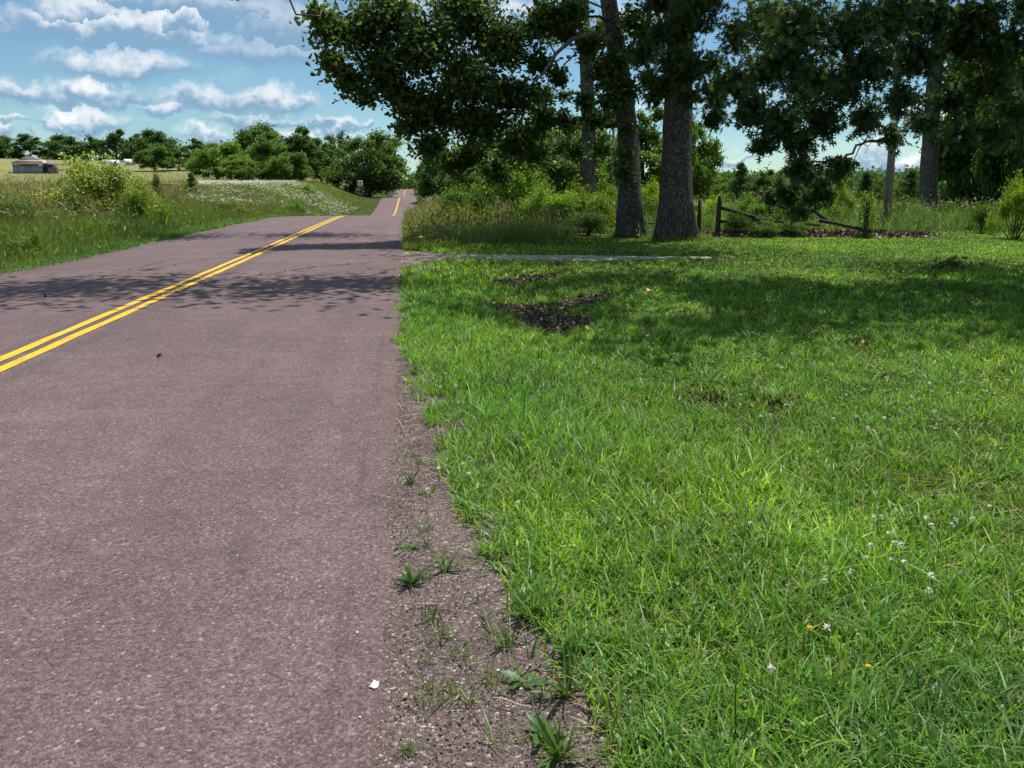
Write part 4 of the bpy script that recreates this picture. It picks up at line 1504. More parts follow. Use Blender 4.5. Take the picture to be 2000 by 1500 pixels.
def pin_oak_right():
    rg = np.random.default_rng(45)
    root = link('pin_oak_tree', None, loc=b5, label='pin oak whose low boughs of pointed leaves hang in from the right', cat='tree')
    V, T = trunk_mesh(np.array(p5) - b5, [.45, .38, .33, .28, .2, .1], 24, 40, 1.4, seed=45)
    link('trunk', new_mesh('trunk', V, T, None, True), M_BARK, parent=root)
    GL, GC = Geo(), Geo()
    allP, allM, allS, allC, qs = [], [], [], [], []
    for ci, (c, r, n) in enumerate(c5 + s5):
        c = np.asarray(c, float)
        big = n < 0
        n = int(abs(n) * (6.0 if big else 2.3))
        P, q = clump_points(rg, c, r, n, 14, 0.27)
        qs.append(q)
        colr = palette(rg, n, PIN_COLS, None, 0.22)
        if big:
            scatter_leaves(GC, rg, P - b5, 0.24 * (0.7 + 0.6 * rg.random(n)), LEAF_QUAD, colr, up=0.3, droop=0.4)
        else:
            allP.append(P)
            allM.append(leaf_frames(rg, n, 0.15, 0.75))
            allS.append(0.165 * (0.65 + 0.6 * rg.random(n)))
            allC.append(colr)
    bough_tree(root, b5, p5, c5 + s5, qs, rg, 3.2, 0.06, 0.0055)
    # bare twigs against the sky
    for (a, b, r0) in (((1715, 225, 13), (1665, 320, 13), .016), ((1700, 250, 13), (1720, 215, 13), .008), ((1695, 285, 13), (1672, 270, 13), .007), ((1690, 250, 13), (1655, 265, 13), .006), ((1705, 262, 13), (1690, 300, 13), .006), ((1420, 215, 13), (1400, 262, 13), .008)):
        GL.tube(wobble(at(*a), at(*b), 7, 0.12, rg, -0.05) - b5, np.linspace(r0, r0 * .4, 7), 5)
    P, M, S, C = np.concatenate(allP), np.concatenate(allM), np.concatenate(allS), np.concatenate(allC)
    q = P - CAMP
    dz = q @ FWD
    u = 1000 + FPX * (q @ RGT) / dz
    v = PV - FPX * (q @ UPV) / dz
    facing = np.abs(np.einsum('ni,ni->n', M[:, :, 2], unit(q)))
    score = S / dz * facing * (0.35 + np.exp(-(dz - dz.min()) / 2.0))
    score[(u < 1380) | (u > 1985) | (v < 15) | (v > 430)] = 0
    top = np.argsort(-score)[:300]
    rest = np.ones(len(P), bool)
    rest[top] = False
    scatter_leaves(GC, rg, P[rest] - b5, S[rest], LEAF_PIN, C[rest], frames=M[rest])
    crown = link('crown', GC.mesh('crown'), M_LEAF, parent=root)
    crown['kind'] = 'stuff'
    link('twig', GL.mesh('twig', True), M_BARK, parent=root)['kind'] = 'stuff'
    metas = []
    for c in PIN_COLS:
        metas.append(new_mesh('leaf', LEAF_PIN[0], LEAF_PIN[1], np.tile(np.array(c) * 1.1, (len(LEAF_PIN[0]), 1))))
        metas[-1].materials.append(M_LEAF)
    for k, i in enumerate(top):
        o = link('leaf', metas[k % 4], parent=root)
        m4 = Matrix([list(M[i][r] * S[i]) + [float(P[i][r] - b5[r])] for r in range(3)] + [[0, 0, 0, 1]])
        o.matrix_local = m4


pin_oak_right()

# --- trunk behind the utility pole, far right
b4 = at(1815, 398, 44)
b4[2] = gz(b4[0], b4[1]) - 0.1
p4 = [b4, at(1814, 330, 44), at(1822, 200, 44), at(1832, 80, 44), at(1838, 0, 44), at(1842, -60, 44)]
c4 = [pc(u, v, d, rp_, n, 0.9) for (u, v, d, rp_, n) in [(1800, 20, 43, 50, 420), (1870, 40, 43, 50, 420), (1760, 90, 44, 40, 240), (1880, 130, 43, 44, 300), (1850, 200, 43, 24, 90), (1790, 190, 44, 22, 70), (1830, 270, 43.4, 16, 40)]]
big_tree('oak_tree', 'tall straight trunk standing behind the utility pole', b4, p4, [.50, .44, .40, .36, .30, .2], c4, LEAF_PLAIN, OAK_COLS, 0.26, 2.2, 44, sides=18, rings=40, flare=1.25)


# ---- distant trees: a few kinds, copied
def tree_kind(seed, height, spread, lobes, n, leaf, cols, trunk_h=0.22, airy=0.34, leafshape=LEAF_QUAD, tr=0.028):
    rg = np.random.default_rng(seed)
    GT, GC = Geo(), Geo()
    th = height * trunk_h
    GT.tube(wobble((0, 0, -0.4), (0, 0, height * 0.55), 8, 0.02, rg), np.linspace(height * tr, height * tr * 0.45, 8), 10, lump=0.08, seed=seed)
    w = []
    cs = []
    for k in range(lobes):
        a = rg.random() * 6.28
        hh = rg.random() ** 0.8
        prof = math.sin(math.pi * (0.24 + 0.70 * hh)) ** 0.7
        rad = spread * prof * (0.30 + 0.78 * rg.random() ** 0.6)
        z = th + (height - th) * (0.08 + 0.86 * hh + 0.08 * rg.normal() * hh)
        c = np.array([rad * math.cos(a), rad * math.sin(a), z])
        r = np.array([1, 1, .75]) * spread * (0.13 + 0.26 * rg.random() ** 1.3)
        cs.append((c, r))
        w.append(r[0] ** 2)
    w = np.array(w) / sum(w)
    for (c, r), ww in zip(cs, w):
        m = int(n * ww)
        P, q = clump_points(rg, c, r, m, 9, airy)
        C = palette(rg, m, cols, None, 0.17) * (0.85 + 0.3 * rg.random())
        scatter_leaves(GC, rg, P, leaf * (0.6 + 0.7 * rg.random(m)), leafshape, C, up=0.5)
        st = np.array([0, 0, max(th * 0.7, c[2] - 0.4 * np.hypot(c[0], c[1]) - 0.1 * height)])
        st[2] = min(st[2], height * 0.52)
        GT.tube(wobble(st, c, 6, 0.08, rg, 0.05), np.linspace(height * 0.010, height * 0.002, 6), 5, cap=False)
    return GT.mesh('trunk', True), GC.mesh('crown')


MID = [(.105, .175, .036), (.135, .210, .048), (.078, .135, .030), (.17, .24, .06)]
kinds = {
    'round': tree_kind(101, 10, 5.2, 60, 24000, 0.44, MID, 0.0),
    'broad': tree_kind(102, 11, 6.2, 64, 26000, 0.46, MID, 0.0),
    'oval': tree_kind(103, 12, 4.4, 54, 20000, 0.44, MID, 0.0),
    'airy': tree_kind(104, 13, 5.0, 24, 5200, 0.42, MID, 0.42, 0.28),
    'field': tree_kind(105, 11, 5.6, 40, 16000, 0.55, MID, 0.0),
    'gap': tree_kind(106, 12, 4.6, 32, 13000, 0.52, MID, 0.02, 0.30),
}
for k_, (a_, b_) in kinds.items():
    a_.materials.append(M_BARK2)
    b_.materials.append(M_LEAF)


def far_tree(kind, name, label, u, d, top_v, half_px, tint=(1, 1, 1), rot=0.0, group=None, sink=0.0):
    """stand a tree of that kind on the ground at pixel column u, depth d, its top at pixel row top_v"""
    x, y = at(u, 370, d)[:2]
    z = gz(x, y) - sink
    ztop = at(u, top_v, d)[2]
    tm, cm = kinds[kind]
    H = {'round': 10, 'broad': 11, 'oval': 12, 'airy': 13, 'field': 11, 'gap': 12}[kind]
    S = {'round': 5.2, 'broad': 6.2, 'oval': 4.4, 'airy': 5.0, 'field': 5.6, 'gap': 4.6}[kind]
    sz = (ztop - z) / (H * 1.0)
    sx = half_px / FPX * d / (S * 1.08)
    root = link(name, None, loc=(x, y, z), rot=(0, 0, rot), label=label, cat='tree', group=group)
    link('trunk', tm, parent=root, scale=(min(sx, sz), min(sx, sz), sz))
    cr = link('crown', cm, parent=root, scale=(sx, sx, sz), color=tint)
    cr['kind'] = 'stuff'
    return root


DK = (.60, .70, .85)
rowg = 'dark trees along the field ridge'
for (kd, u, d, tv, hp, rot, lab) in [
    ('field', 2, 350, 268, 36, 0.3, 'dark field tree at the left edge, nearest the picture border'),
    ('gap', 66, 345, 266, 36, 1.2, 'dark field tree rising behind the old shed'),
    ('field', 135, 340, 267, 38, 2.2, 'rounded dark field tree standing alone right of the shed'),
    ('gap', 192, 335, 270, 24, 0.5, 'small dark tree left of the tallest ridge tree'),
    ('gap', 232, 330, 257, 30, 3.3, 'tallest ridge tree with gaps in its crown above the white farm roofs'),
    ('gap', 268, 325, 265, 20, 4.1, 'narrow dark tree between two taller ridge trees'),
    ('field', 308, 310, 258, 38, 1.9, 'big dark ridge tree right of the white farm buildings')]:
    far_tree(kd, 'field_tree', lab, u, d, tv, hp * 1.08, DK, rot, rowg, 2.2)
far_tree('round', 'round_tree', 'small round dark green tree in front of the ridge trees', 305, 240, 288, 34, (.75, .9, .8), 0.4)
far_tree('oval', 'hedge_tree', 'dark low tree between the round tree and the pale green one', 352, 250, 293, 32, (.65, .78, .75), 1.0)
far_tree('gap', 'distant_tree', 'far tree top peeping over the pale green tree', 392, 300, 273, 26, DK, 0.2)
far_tree('round', 'round_tree', 'light green round tree at the left of the big grove', 425, 165, 282, 52, (1.15, 1.2, .95), 0.9)
far_tree('round', 'round_tree', 'lower light green tree leaning out of the grove front', 468, 155, 305, 36, (1.1, 1.18, .9), 2.2)
far_tree('broad', 'grove_tree', 'broad dark crown at the top of the big grove', 515, 180, 246, 68, (.82, .92, .85), 2.0)
far_tree('oval', 'grove_tree', 'bright green upright crown in the middle of the grove', 525, 165, 268, 48, (1.0, 1.1, .9), 0.2)
far_tree('oval', 'grove_tree', 'dark upright crown on the right flank of the grove', 590, 175, 255, 44, (.72, .82, .8), 3.0)
far_tree('round', 'low_tree', 'low green tree filling the grove front', 565, 158, 300, 42, (.85, .95, .8), 0.6)
far_tree('gap', 'grove_tree', 'thin topped tree where the grove slopes down', 628, 180, 275, 30, (.72, .85, .8), 1.0)
far_tree('airy', 'airy_tree', 'open flat topped tree with sky showing through its crown', 662, 210, 261, 40, (.72, .82, .75), 1.4)
far_tree('round', 'low_tree', 'low dark trees edge below the open flat topped tree', 640, 190, 306, 40, (.55, .66, .62), 1.9)
far_tree('broad', 'roadside_tree', 'large dense dome shaped tree left of the far road', 722, 172, 262, 74, (.74, .82, .68), 0.7)
far_tree('oval', 'roadside_tree', 'dark tree closing the view right of the far road', 862, 150, 280, 42, (.6, .72, .62), 0.0)
far_tree('round', 'roadside_tree', 'low dark tree beside the far road under the oak boughs', 905, 110, 300, 52, (.6, .74, .6), 1.1)
far_tree('round', 'roadside_tree', 'rounded tree right of the far road behind white flowers', 842, 280, 300, 32, (.6, .72, .66), 1.6)
# right background
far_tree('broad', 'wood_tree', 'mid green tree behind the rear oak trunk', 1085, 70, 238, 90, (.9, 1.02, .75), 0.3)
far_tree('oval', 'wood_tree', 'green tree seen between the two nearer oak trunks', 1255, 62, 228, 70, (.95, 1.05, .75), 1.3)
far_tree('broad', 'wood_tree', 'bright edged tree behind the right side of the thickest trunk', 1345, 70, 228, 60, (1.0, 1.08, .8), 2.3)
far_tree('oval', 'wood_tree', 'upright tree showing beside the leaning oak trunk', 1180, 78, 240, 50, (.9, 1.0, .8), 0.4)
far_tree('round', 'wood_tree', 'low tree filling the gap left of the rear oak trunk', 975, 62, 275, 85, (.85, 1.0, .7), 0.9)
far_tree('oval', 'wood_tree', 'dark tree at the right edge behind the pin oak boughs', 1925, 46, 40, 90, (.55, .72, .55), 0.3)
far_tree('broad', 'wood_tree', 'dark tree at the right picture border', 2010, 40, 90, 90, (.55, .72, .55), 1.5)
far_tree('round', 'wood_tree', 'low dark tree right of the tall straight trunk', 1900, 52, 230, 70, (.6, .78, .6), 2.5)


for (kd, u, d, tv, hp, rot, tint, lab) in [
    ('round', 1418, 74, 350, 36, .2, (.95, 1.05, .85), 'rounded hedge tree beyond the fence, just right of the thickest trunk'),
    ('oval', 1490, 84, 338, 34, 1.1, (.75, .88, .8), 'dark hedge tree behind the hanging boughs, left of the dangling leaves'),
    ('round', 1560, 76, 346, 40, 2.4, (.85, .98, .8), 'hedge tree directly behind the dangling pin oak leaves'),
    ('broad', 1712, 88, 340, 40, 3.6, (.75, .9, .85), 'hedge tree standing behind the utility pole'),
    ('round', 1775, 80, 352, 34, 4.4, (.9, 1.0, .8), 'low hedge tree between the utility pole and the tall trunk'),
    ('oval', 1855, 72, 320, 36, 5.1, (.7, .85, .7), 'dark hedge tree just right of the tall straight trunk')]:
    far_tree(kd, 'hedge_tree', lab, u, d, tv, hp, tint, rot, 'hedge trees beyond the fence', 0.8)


def far_woods():
    """forested ridge on the horizon: one mass"""
    rg = np.random.default_rng(61)
    G = Geo()
    for k in range(900):
        a = R(-3) + rg.random() * R(52) if k < 700 else R(-45) + rg.random() * R(44)
        r = 430 + 380 * rg.random() if a > R(1) else 430 + 250 * rg.random()
        x, y = r * math.sin(a), r * math.cos(a)
        z = gz(x, y)
        h = 8 + 6 * rg.random()
        w = 4 + 3 * rg.random()
        m = 90
        P, q = clump_points(rg, (x, y, z + h * 0.5), (w, w, h * 0.5), m, 8, 0.3)
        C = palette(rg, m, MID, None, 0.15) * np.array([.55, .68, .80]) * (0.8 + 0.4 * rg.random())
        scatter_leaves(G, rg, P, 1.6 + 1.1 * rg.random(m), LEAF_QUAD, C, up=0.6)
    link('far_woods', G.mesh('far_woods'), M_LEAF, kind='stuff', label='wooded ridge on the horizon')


far_woods()


# ---- conifers (cedars) on the right and left
def cedar_mesh(seed, h, r, n, leaf):
    rg = np.random.default_rng(seed)
    GT, GC = Geo(), Geo()
    GT.tube(wobble((0, 0, -.2), (0, 0, h * .95), 7, .01, rg), np.linspace(h * .018, h * .003, 7), 7)
    for k in range(60):
        s = rg.random() ** 0.8
        z = h * (0.06 + 0.9 * s)
        L = r * (1 - s) ** 0.8 * (0.7 + 0.5 * rg.random()) + 0.06 * r
        a = rg.random() * 6.28
        e = np.array([L * math.cos(a), L * math.sin(a), z + 0.35 * L])
        GT.tube([np.array([0, 0, z]), e * [.5, .5, 1] - [0, 0, .1 * L], e], [h * .005, h * .004, h * .0015], 4, cap=False)
        m = n // 60
        t = rg.random((m, 1)) ** 0.7
        P = np.array([0, 0, z]) + (e - [0, 0, z]) * t + rg.normal(0, .16 * r * .6, (m, 3)) * (0.4 + 0.6 * (1 - s))
        C = palette(rg, m, [(.050, .082, .030), (.068, .105, .040), (.085, .120, .05)], None, .18)
        scatter_leaves(GC, rg, P, leaf * (0.6 + .6 * rg.random(m)), (LEAF_QUAD[0] * np.array([.5, 1, 1]), LEAF_QUAD[1]), C, up=0.1, droop=-0.6)
    return GT.mesh('trunk', True), GC.mesh('crown')


ced = cedar_mesh(71, 5.0, 1.7, 4200, 0.26)
ced[0].materials.append(M_BARK2)
ced[1].materials.append(M_LEAF)
for (u, d, tv, hp, tint, rot, lab) in [
    (1446, 62, 318, 34, (.9, 1, .95), 0.0, 'dark pointed cedar seen right of the thickest trunk'),
    (1640, 66, 322, 30, (.95, 1.05, 1), 1.0, 'cedar behind the hanging boughs left of the utility pole'),
    (1690, 58, 335, 28, (1.1, 1.15, 1), 2.0, 'small cedar just left of the utility pole'),
    (1780, 70, 332, 34, (.9, 1.05, 1), 3.0, 'cedar between the utility pole and the tall straight trunk'),
    (374, 52, 338, 20, (1.2, 1.3, 1.1), 0.6, 'small dark cedar at the field edge on the left')]:
    x, y = at(u, 370, d)[:2]
    z = gz(x, y)
    sz = (at(u, tv, d)[2] - z) / 5.0
    sx = hp / FPX * d / 1.7
    root = link('cedar_tree', None, loc=(x, y, z), rot=(0, 0, rot), label=lab, cat='tree')
    link('trunk', ced[0], parent=root, scale=(sz, sz, sz))
    o = link('crown', ced[1], parent=root, scale=(sx, sx, sz), color=tint)
    o['kind'] = 'stuff'


# ---- shrubs and brambles
def shrub_mesh(seed, n, leaf, cols, lobes=14, shape=LEAF_PLAIN, flat=1.0):
    rg = np.random.default_rng(seed)
    GT, GC = Geo(), Geo()
    for k in range(lobes):
        a = rg.random() * 6.28
        s = rg.random()
        rad = 0.72 * math.sqrt(rg.random()) * math.sqrt(max(0.08, 1 - s * s * 0.9))
        c = np.array([rad * math.cos(a), rad * math.sin(a), 0.16 + 0.66 * s * flat])
        r = np.array([.32, .32, .24]) * (0.75 + 0.5 * rg.random())
        P, q = clump_points(rg, c, r, n // lobes, 10, 0.26)
        P[:, 2] = np.abs(P[:, 2])
        C = palette(rg, len(P), cols, None, .17) * (0.8 + 0.4 * rg.random())
        scatter_leaves(GC, rg, P, leaf * (0.6 + .7 * rg.random(len(P))), shape, C, up=0.55)
        GT.tube(wobble((rad * .2 * math.cos(a), rad * .2 * math.sin(a), -.03), c, 6, .1, rg, .05), np.linspace(.014, .005, 6), 5, cap=False)
        for qq in q[:6]:
            GT.tube(wobble(c, qq + (qq - c) * .25, 4, .1, rg), np.linspace(.005, .0018, 4), 4, cap=False)
            P2 = qq + (qq - c) * rg.random((14, 1)) * .3 + rg.normal(0, .02, (14, 3))
            scatter_leaves(GC, rg, P2, leaf * .8, shape, palette(rg, 14, cols, None, .15) * 1.1, up=.5)
    a_, b_ = GT.mesh('stem', True), GC.mesh('foliage')
    a_.materials.append(M_BARK2)
    b_.materials.append(M_LEAF)
    return a_, b_


YG = [(.25, .32, .06), (.31, .37, .08), (.17, .24, .045), (.42, .44, .20), (.21, .27, .07)]
BR = [(.15, .26, .04), (.19, .31, .05), (.25, .36, .07), (.10, .175, .035), (.165, .235, .055)]
shrubs = {'pale': shrub_mesh(81, 9000, .060, YG, 18), 'bram': shrub_mesh(82, 9000, .050, BR, 16), 'bram2': shrub_mesh(83, 9000, .055, BR, 13, LEAF_PLAIN, .9),
          'dense': shrub_mesh(84, 8000, .055, [(.085, .155, .032), (.11, .19, .04), (.065, .12, .03)], 14)}


def shrub(kind, name, label, u, v_base, d, top_v, half_px, tint=(1, 1, 1), rot=0.0, depth_k=1.0):
    x, y = at(u, 370, d)[:2]
    z = gz(x, y)
    H = at(u, top_v, d)[2] - z
    w = half_px / FPX * d / 0.95
    st, fo = shrubs[kind]
    root = link(name, None, loc=(x, y, z), rot=(0, 0, rot), label=label, cat='shrub')
    link('stem', st, parent=root, scale=(w, w * depth_k, H / 1.02))
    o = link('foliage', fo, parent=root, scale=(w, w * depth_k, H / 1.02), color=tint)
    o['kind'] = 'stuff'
    return root


for a in [
    ('pale', 'shrub', 'large yellow green shrub in front of the hay field on the left', 188, 430, 30, 297, 122, (1.0, 1.0, .95), .4),
    ('bram', 'shrub', 'lower yellowish shrub against the right of the large yellow green one', 268, 430, 29, 348, 62, (1.15, 1.05, .8), 1.4),
    ('dense', 'shrub', 'dark leafy shrub at the left picture border', 15, 430, 23, 382, 55, (1.15, 1.15, 1), 2.0),
    ('bram2', 'shrub', 'leafy weeds between the border shrub and the large yellow green one', 115, 440, 26, 392, 45, (1.0, 1.0, 1.0), 2.6),
    ('dense', 'shrub', 'small brownish bush right of the large yellow green shrub', 306, 400, 46, 335, 15, (1.6, .95, .8), .8),
    ('dense', 'shrub', 'dark leafy clump in the verge below the brownish bush', 325, 410, 33, 398, 34, (1.0, 1.05, .8), 2.9),
    ('bram', 'shrub', 'low yellow green weeds in the verge left of the road crest', 448, 405, 42, 388, 40, (1.0, .95, .7), 0.7),
    ('bram2', 'shrub', 'leafy weeds at the lower left border above the road edge', 40, 470, 17.5, 446, 50, (.9, 1.0, .8), 1.5),
    ('bram2', 'shrub', 'dark green weeds in the verge under the large yellow green shrub', 175, 455, 24, 415, 60, (.75, .9, .75), 4.5),
    ('bram2', 'shrub', 'green bush at the foot of the small cedar', 400, 400, 48, 372, 34, (1.0, 1.05, .9), 1.9),
    ('bram', 'shrub', 'small bush on the meadow rim past the road crest', 600, 370, 110, 356, 16, (1.2, 1.2, .9), 1.0),
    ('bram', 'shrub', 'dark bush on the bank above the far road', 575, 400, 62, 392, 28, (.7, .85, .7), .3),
    ('bram', 'bramble', 'tall light green bramble in front of the rear oak trunk', 1020, 420, 31, 298, 80, (1.05, 1.1, .85), .2),
    ('bram2', 'bramble', 'bramble mound beside the straw grass right of the road', 925, 430, 33, 330, 72, (.85, .95, .75), 1.2),
    ('bram', 'bramble', 'bright green bramble below the rear oak trunk', 1065, 440, 27.5, 360, 76, (1.15, 1.2, .7), 2.2),
    ('bram2', 'bramble', 'brownish green bramble just left of the leaning oak trunk', 1145, 450, 28, 345, 80, (1.15, 1.0, .8), 3.2),
    ('dense', 'bramble', 'dark low bramble at the foot of the leaning oak', 1150, 465, 25.5, 412, 60, (.95, 1.0, .8), 4.0),
    ('bram2', 'bramble', 'leafy bush hiding the far side of the leaning oak trunk', 1190, 450, 33, 335, 50, (1.0, 1.05, .75), 5.0),
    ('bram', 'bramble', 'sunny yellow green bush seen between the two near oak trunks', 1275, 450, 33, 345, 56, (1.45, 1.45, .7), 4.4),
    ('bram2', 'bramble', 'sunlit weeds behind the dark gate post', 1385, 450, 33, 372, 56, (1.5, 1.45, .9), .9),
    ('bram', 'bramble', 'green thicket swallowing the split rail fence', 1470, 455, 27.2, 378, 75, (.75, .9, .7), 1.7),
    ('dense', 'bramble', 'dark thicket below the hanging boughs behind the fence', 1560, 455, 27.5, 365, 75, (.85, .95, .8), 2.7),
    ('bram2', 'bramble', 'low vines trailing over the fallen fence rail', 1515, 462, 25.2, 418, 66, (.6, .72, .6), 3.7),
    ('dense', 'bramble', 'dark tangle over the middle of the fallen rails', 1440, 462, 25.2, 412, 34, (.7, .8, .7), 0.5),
    ('bram', 'bramble', 'pale bush left of the vine covered post', 1640, 450, 36, 352, 40, (1.2, 1.25, .9), 5.2),
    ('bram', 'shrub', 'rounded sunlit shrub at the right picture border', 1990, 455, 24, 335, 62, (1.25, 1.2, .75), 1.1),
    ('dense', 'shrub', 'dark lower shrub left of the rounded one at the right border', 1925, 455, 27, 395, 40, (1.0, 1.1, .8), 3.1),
    ('bram2', 'shrub', 'low green shrub between the utility pole and the tall straight trunk', 1790, 440, 40, 385, 45, (.9, 1.0, .85), 2.3),
]:
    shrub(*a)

# ------------------------------------------------------------------ fence, gate, pole
fence_rng = np.random.default_rng(91)


def beam(name, a, b, w, h, parent, mat, seed, label=None):
    rg = np.random.default_rng(seed)
    a, b = np.asarray(a, float), np.asarray(b, float)
    G = Geo()
    G.tube(wobble(a, b, 7, 0.012, rg), np.linspace(w, w * .8, 7), 7, lump=0.22, seed=seed)
    return link(name, G.mesh(name), mat, parent=parent, label=label)


def build_gate():
    pa = at(1208, 400, 25.6)
    pb = at(1366, 400, 26.0)
    for p in (pa, pb):
        p[2] = gz(p[0], p[1])
    root = link('metal_gate', None, loc=pa, label='dark pipe gate behind the two nearest oak trunks', cat='gate')
    d = pb - pa
    G = Geo()
    G.tube([(0, 0, -.3), (0, 0, 1.18)], .075, 10, (.05, .04, .035))
    link('post', G.mesh('post', True), M_PLAIN, parent=root)
    G = Geo()
    G.tube([d + [0, 0, -.3], d + [.01, 0, .6], d + [.02, 0, 1.22]], [.07, .068, .066], 10, (.06, .045, .038))
    link('post', G.mesh('post', True), M_PLAIN, parent=root)
    for h in (.42, 1.0):
        G = Geo()
        G.tube([np.array([0, 0, h + .02]), d * .5 + [0, 0, h], d + [0, 0, h - .02]], .024, 8, (.055, .045, .042))
        link('rail', G.mesh('rail', True), M_PLAIN, parent=root)
    G = Geo()
    G.tube([d * .5 + [0, 0, .42], d * .5 + [0, 0, 1.0]], .018, 8, (.05, .045, .04))
    link('upright', G.mesh('upright', True), M_PLAIN, parent=root)


build_gate()


def build_fence():
    q = at(1404, 400, 25.6)
    q[2] = gz(q[0], q[1])
    root = link('split_rail_fence', None, loc=q, label='old broken split rail fence sinking into brambles', cat='fence')
    beam('post', (0, 0, -.3), (.03, 0, 1.35), .085, 0, root, M_FENCE, 1)
    beam('rail', np.array([.03, -.03, .98]), at(1475, 424, 25.2) - q, .062, 0, root, M_FENCE, 2)
    beam('rail', np.array([.03, .0, .52]), at(1465, 437, 25.3) - q, .060, 0, root, M_FENCE, 3)
    e1, e2 = at(1578, 404, 26) - q, at(1622, 434, 25.8) - q
    beam('rail', e1, e2, .065, 0, root, M_FENCE, 4, 'fallen slanting rail')
    e1, e2 = at(1600, 430, 25.4) - q, at(1702, 452, 24.9) - q
    beam('rail', e1, e2, .070, 0, root, M_FENCE, 5, 'lowest rail lying on the leaves')
    e1, e2 = at(1470, 428, 25.3) - q, at(1600, 440, 25.4) - q
    beam('rail', e1, e2, .055, 0, root, M_FENCE, 6)
    beam('rail', at(1412, 452, 25.4) - q, at(1560, 455, 25.2) - q, .055, 0, root, M_FENCE, 8)
    p = at(1694, 400, 25.0)
    p[2] = gz(p[0], p[1])
    beam('post', p - q + [0, 0, -.3], p - q + [.02, 0, 1.15], .075, 0, root, M_FENCE, 7)
    # the vine wrapped round that end post
    rg = np.random.default_rng(92)
    vr = link('post_vine', None, loc=p, label='leafy vine wrapped round the end post of the broken fence', cat='vine')
    GV, GS = Geo(), Geo()
    n = 900
    zz = rg.random(n) ** 0.9 * 1.5
    w = .12 + .22 * np.sin(np.clip(zz / 1.5, 0, 1) * 2.6 + .3)
    a = rg.random(n) * 6.28
    P = np.stack([np.cos(a) * w * np.sqrt(rg.random(n)), np.sin(a) * w * np.sqrt(rg.random(n)), zz], 1)
    scatter_leaves(GV, rg, P, .10 * (.6 + .6 * rg.random(n)), LEAF_PLAIN, palette(rg, n, BR, None, .2), up=.3, droop=.4)
    s = np.linspace(0, 1, 26)
    GS.tube(np.stack([.1 * np.cos(s * 16), .1 * np.sin(s * 16), s * 1.3], 1), .012, 5)
    o = link('foliage', GV.mesh('foliage'), M_LEAF, parent=vr)
    o['kind'] = 'stuff'
    link('stem', GS.mesh('stem', True), M_BARK2, parent=vr)


build_fence()


def build_pole():
    p = at(1732, 420, 33)
    p[2] = gz(p[0], p[1])
    root = link('utility_pole', None, loc=p, label='weathered grey wooden utility pole behind the fence', cat='utility pole')
    G = Geo()
    G.tube([(0, 0, -.5), (.03, 0, 3), (.06, 0, 6), (.09, 0, 9.5)], [.165, .155, .14, .115], 16)
    link('pole', G.mesh('pole', True), M_POLE, parent=root)
    G = Geo()
    G.box((-1.1, -.06, 8.6), (1.25, .06, 8.72), c=(.16, .13, .10))
    link('crossarm', G.mesh('crossarm'), M_POLE, parent=root)
    for x in (-.95, -.4, .55, 1.1):
        G = Geo()
        G.tube([(x, 0, 8.72), (x, 0, 8.80), (x, 0, 8.86), (x, 0, 8.93)], [.02, .05, .055, .02], 10, (.30, .32, .33))
        link('insulator', G.mesh('insulator', True), M_PLAIN, parent=root)
    # a thinner, further pole seen left of the leaning oak
    p = at(1196, 380, 60)
    p[2] = gz(p[0], p[1])
    root = link('utility_pole', None, loc=p, label='thin distant pole left of the leaning oak trunk', cat='utility pole')
    G = Geo()
    G.tube([(0, 0, -.5), (0, 0, 4), (0, 0, 8.6)], [.13, .12, .1], 12)
    link('pole', G.mesh('pole', True), M_POLE, parent=root)
    G = Geo()
    G.box((-1, -.05, 8.0), (1, .05, 8.1), c=(.16, .13, .10))
    link('crossarm', G.mesh('crossarm'), M_POLE, parent=root)


build_pole()


# ------------------------------------------------------------------ route sign, field fence, farm buildings
def text_mesh(s, size):
    cu = bpy.data.curves.new('digits', 'FONT')
    cu.body = s
    cu.size = size
    cu.align_x = 'CENTER'
    cu.align_y = 'CENTER'
    cu.extrude = 0.003
    o = bpy.data.objects.new('digits_source', cu)
    col.objects.link(o)
    dg = bpy.context.evaluated_depsgraph_get()
    me = bpy.data.meshes.new_from_object(o.evaluated_get(dg))
    bpy.data.objects.remove(o)
    ca = me.color_attributes.new('Col', 'FLOAT_COLOR', 'POINT')
    ca.data.foreach_set('color', np.tile([.02, .02, .02, 1], len(me.vertices)).astype(np.float32))
    return me


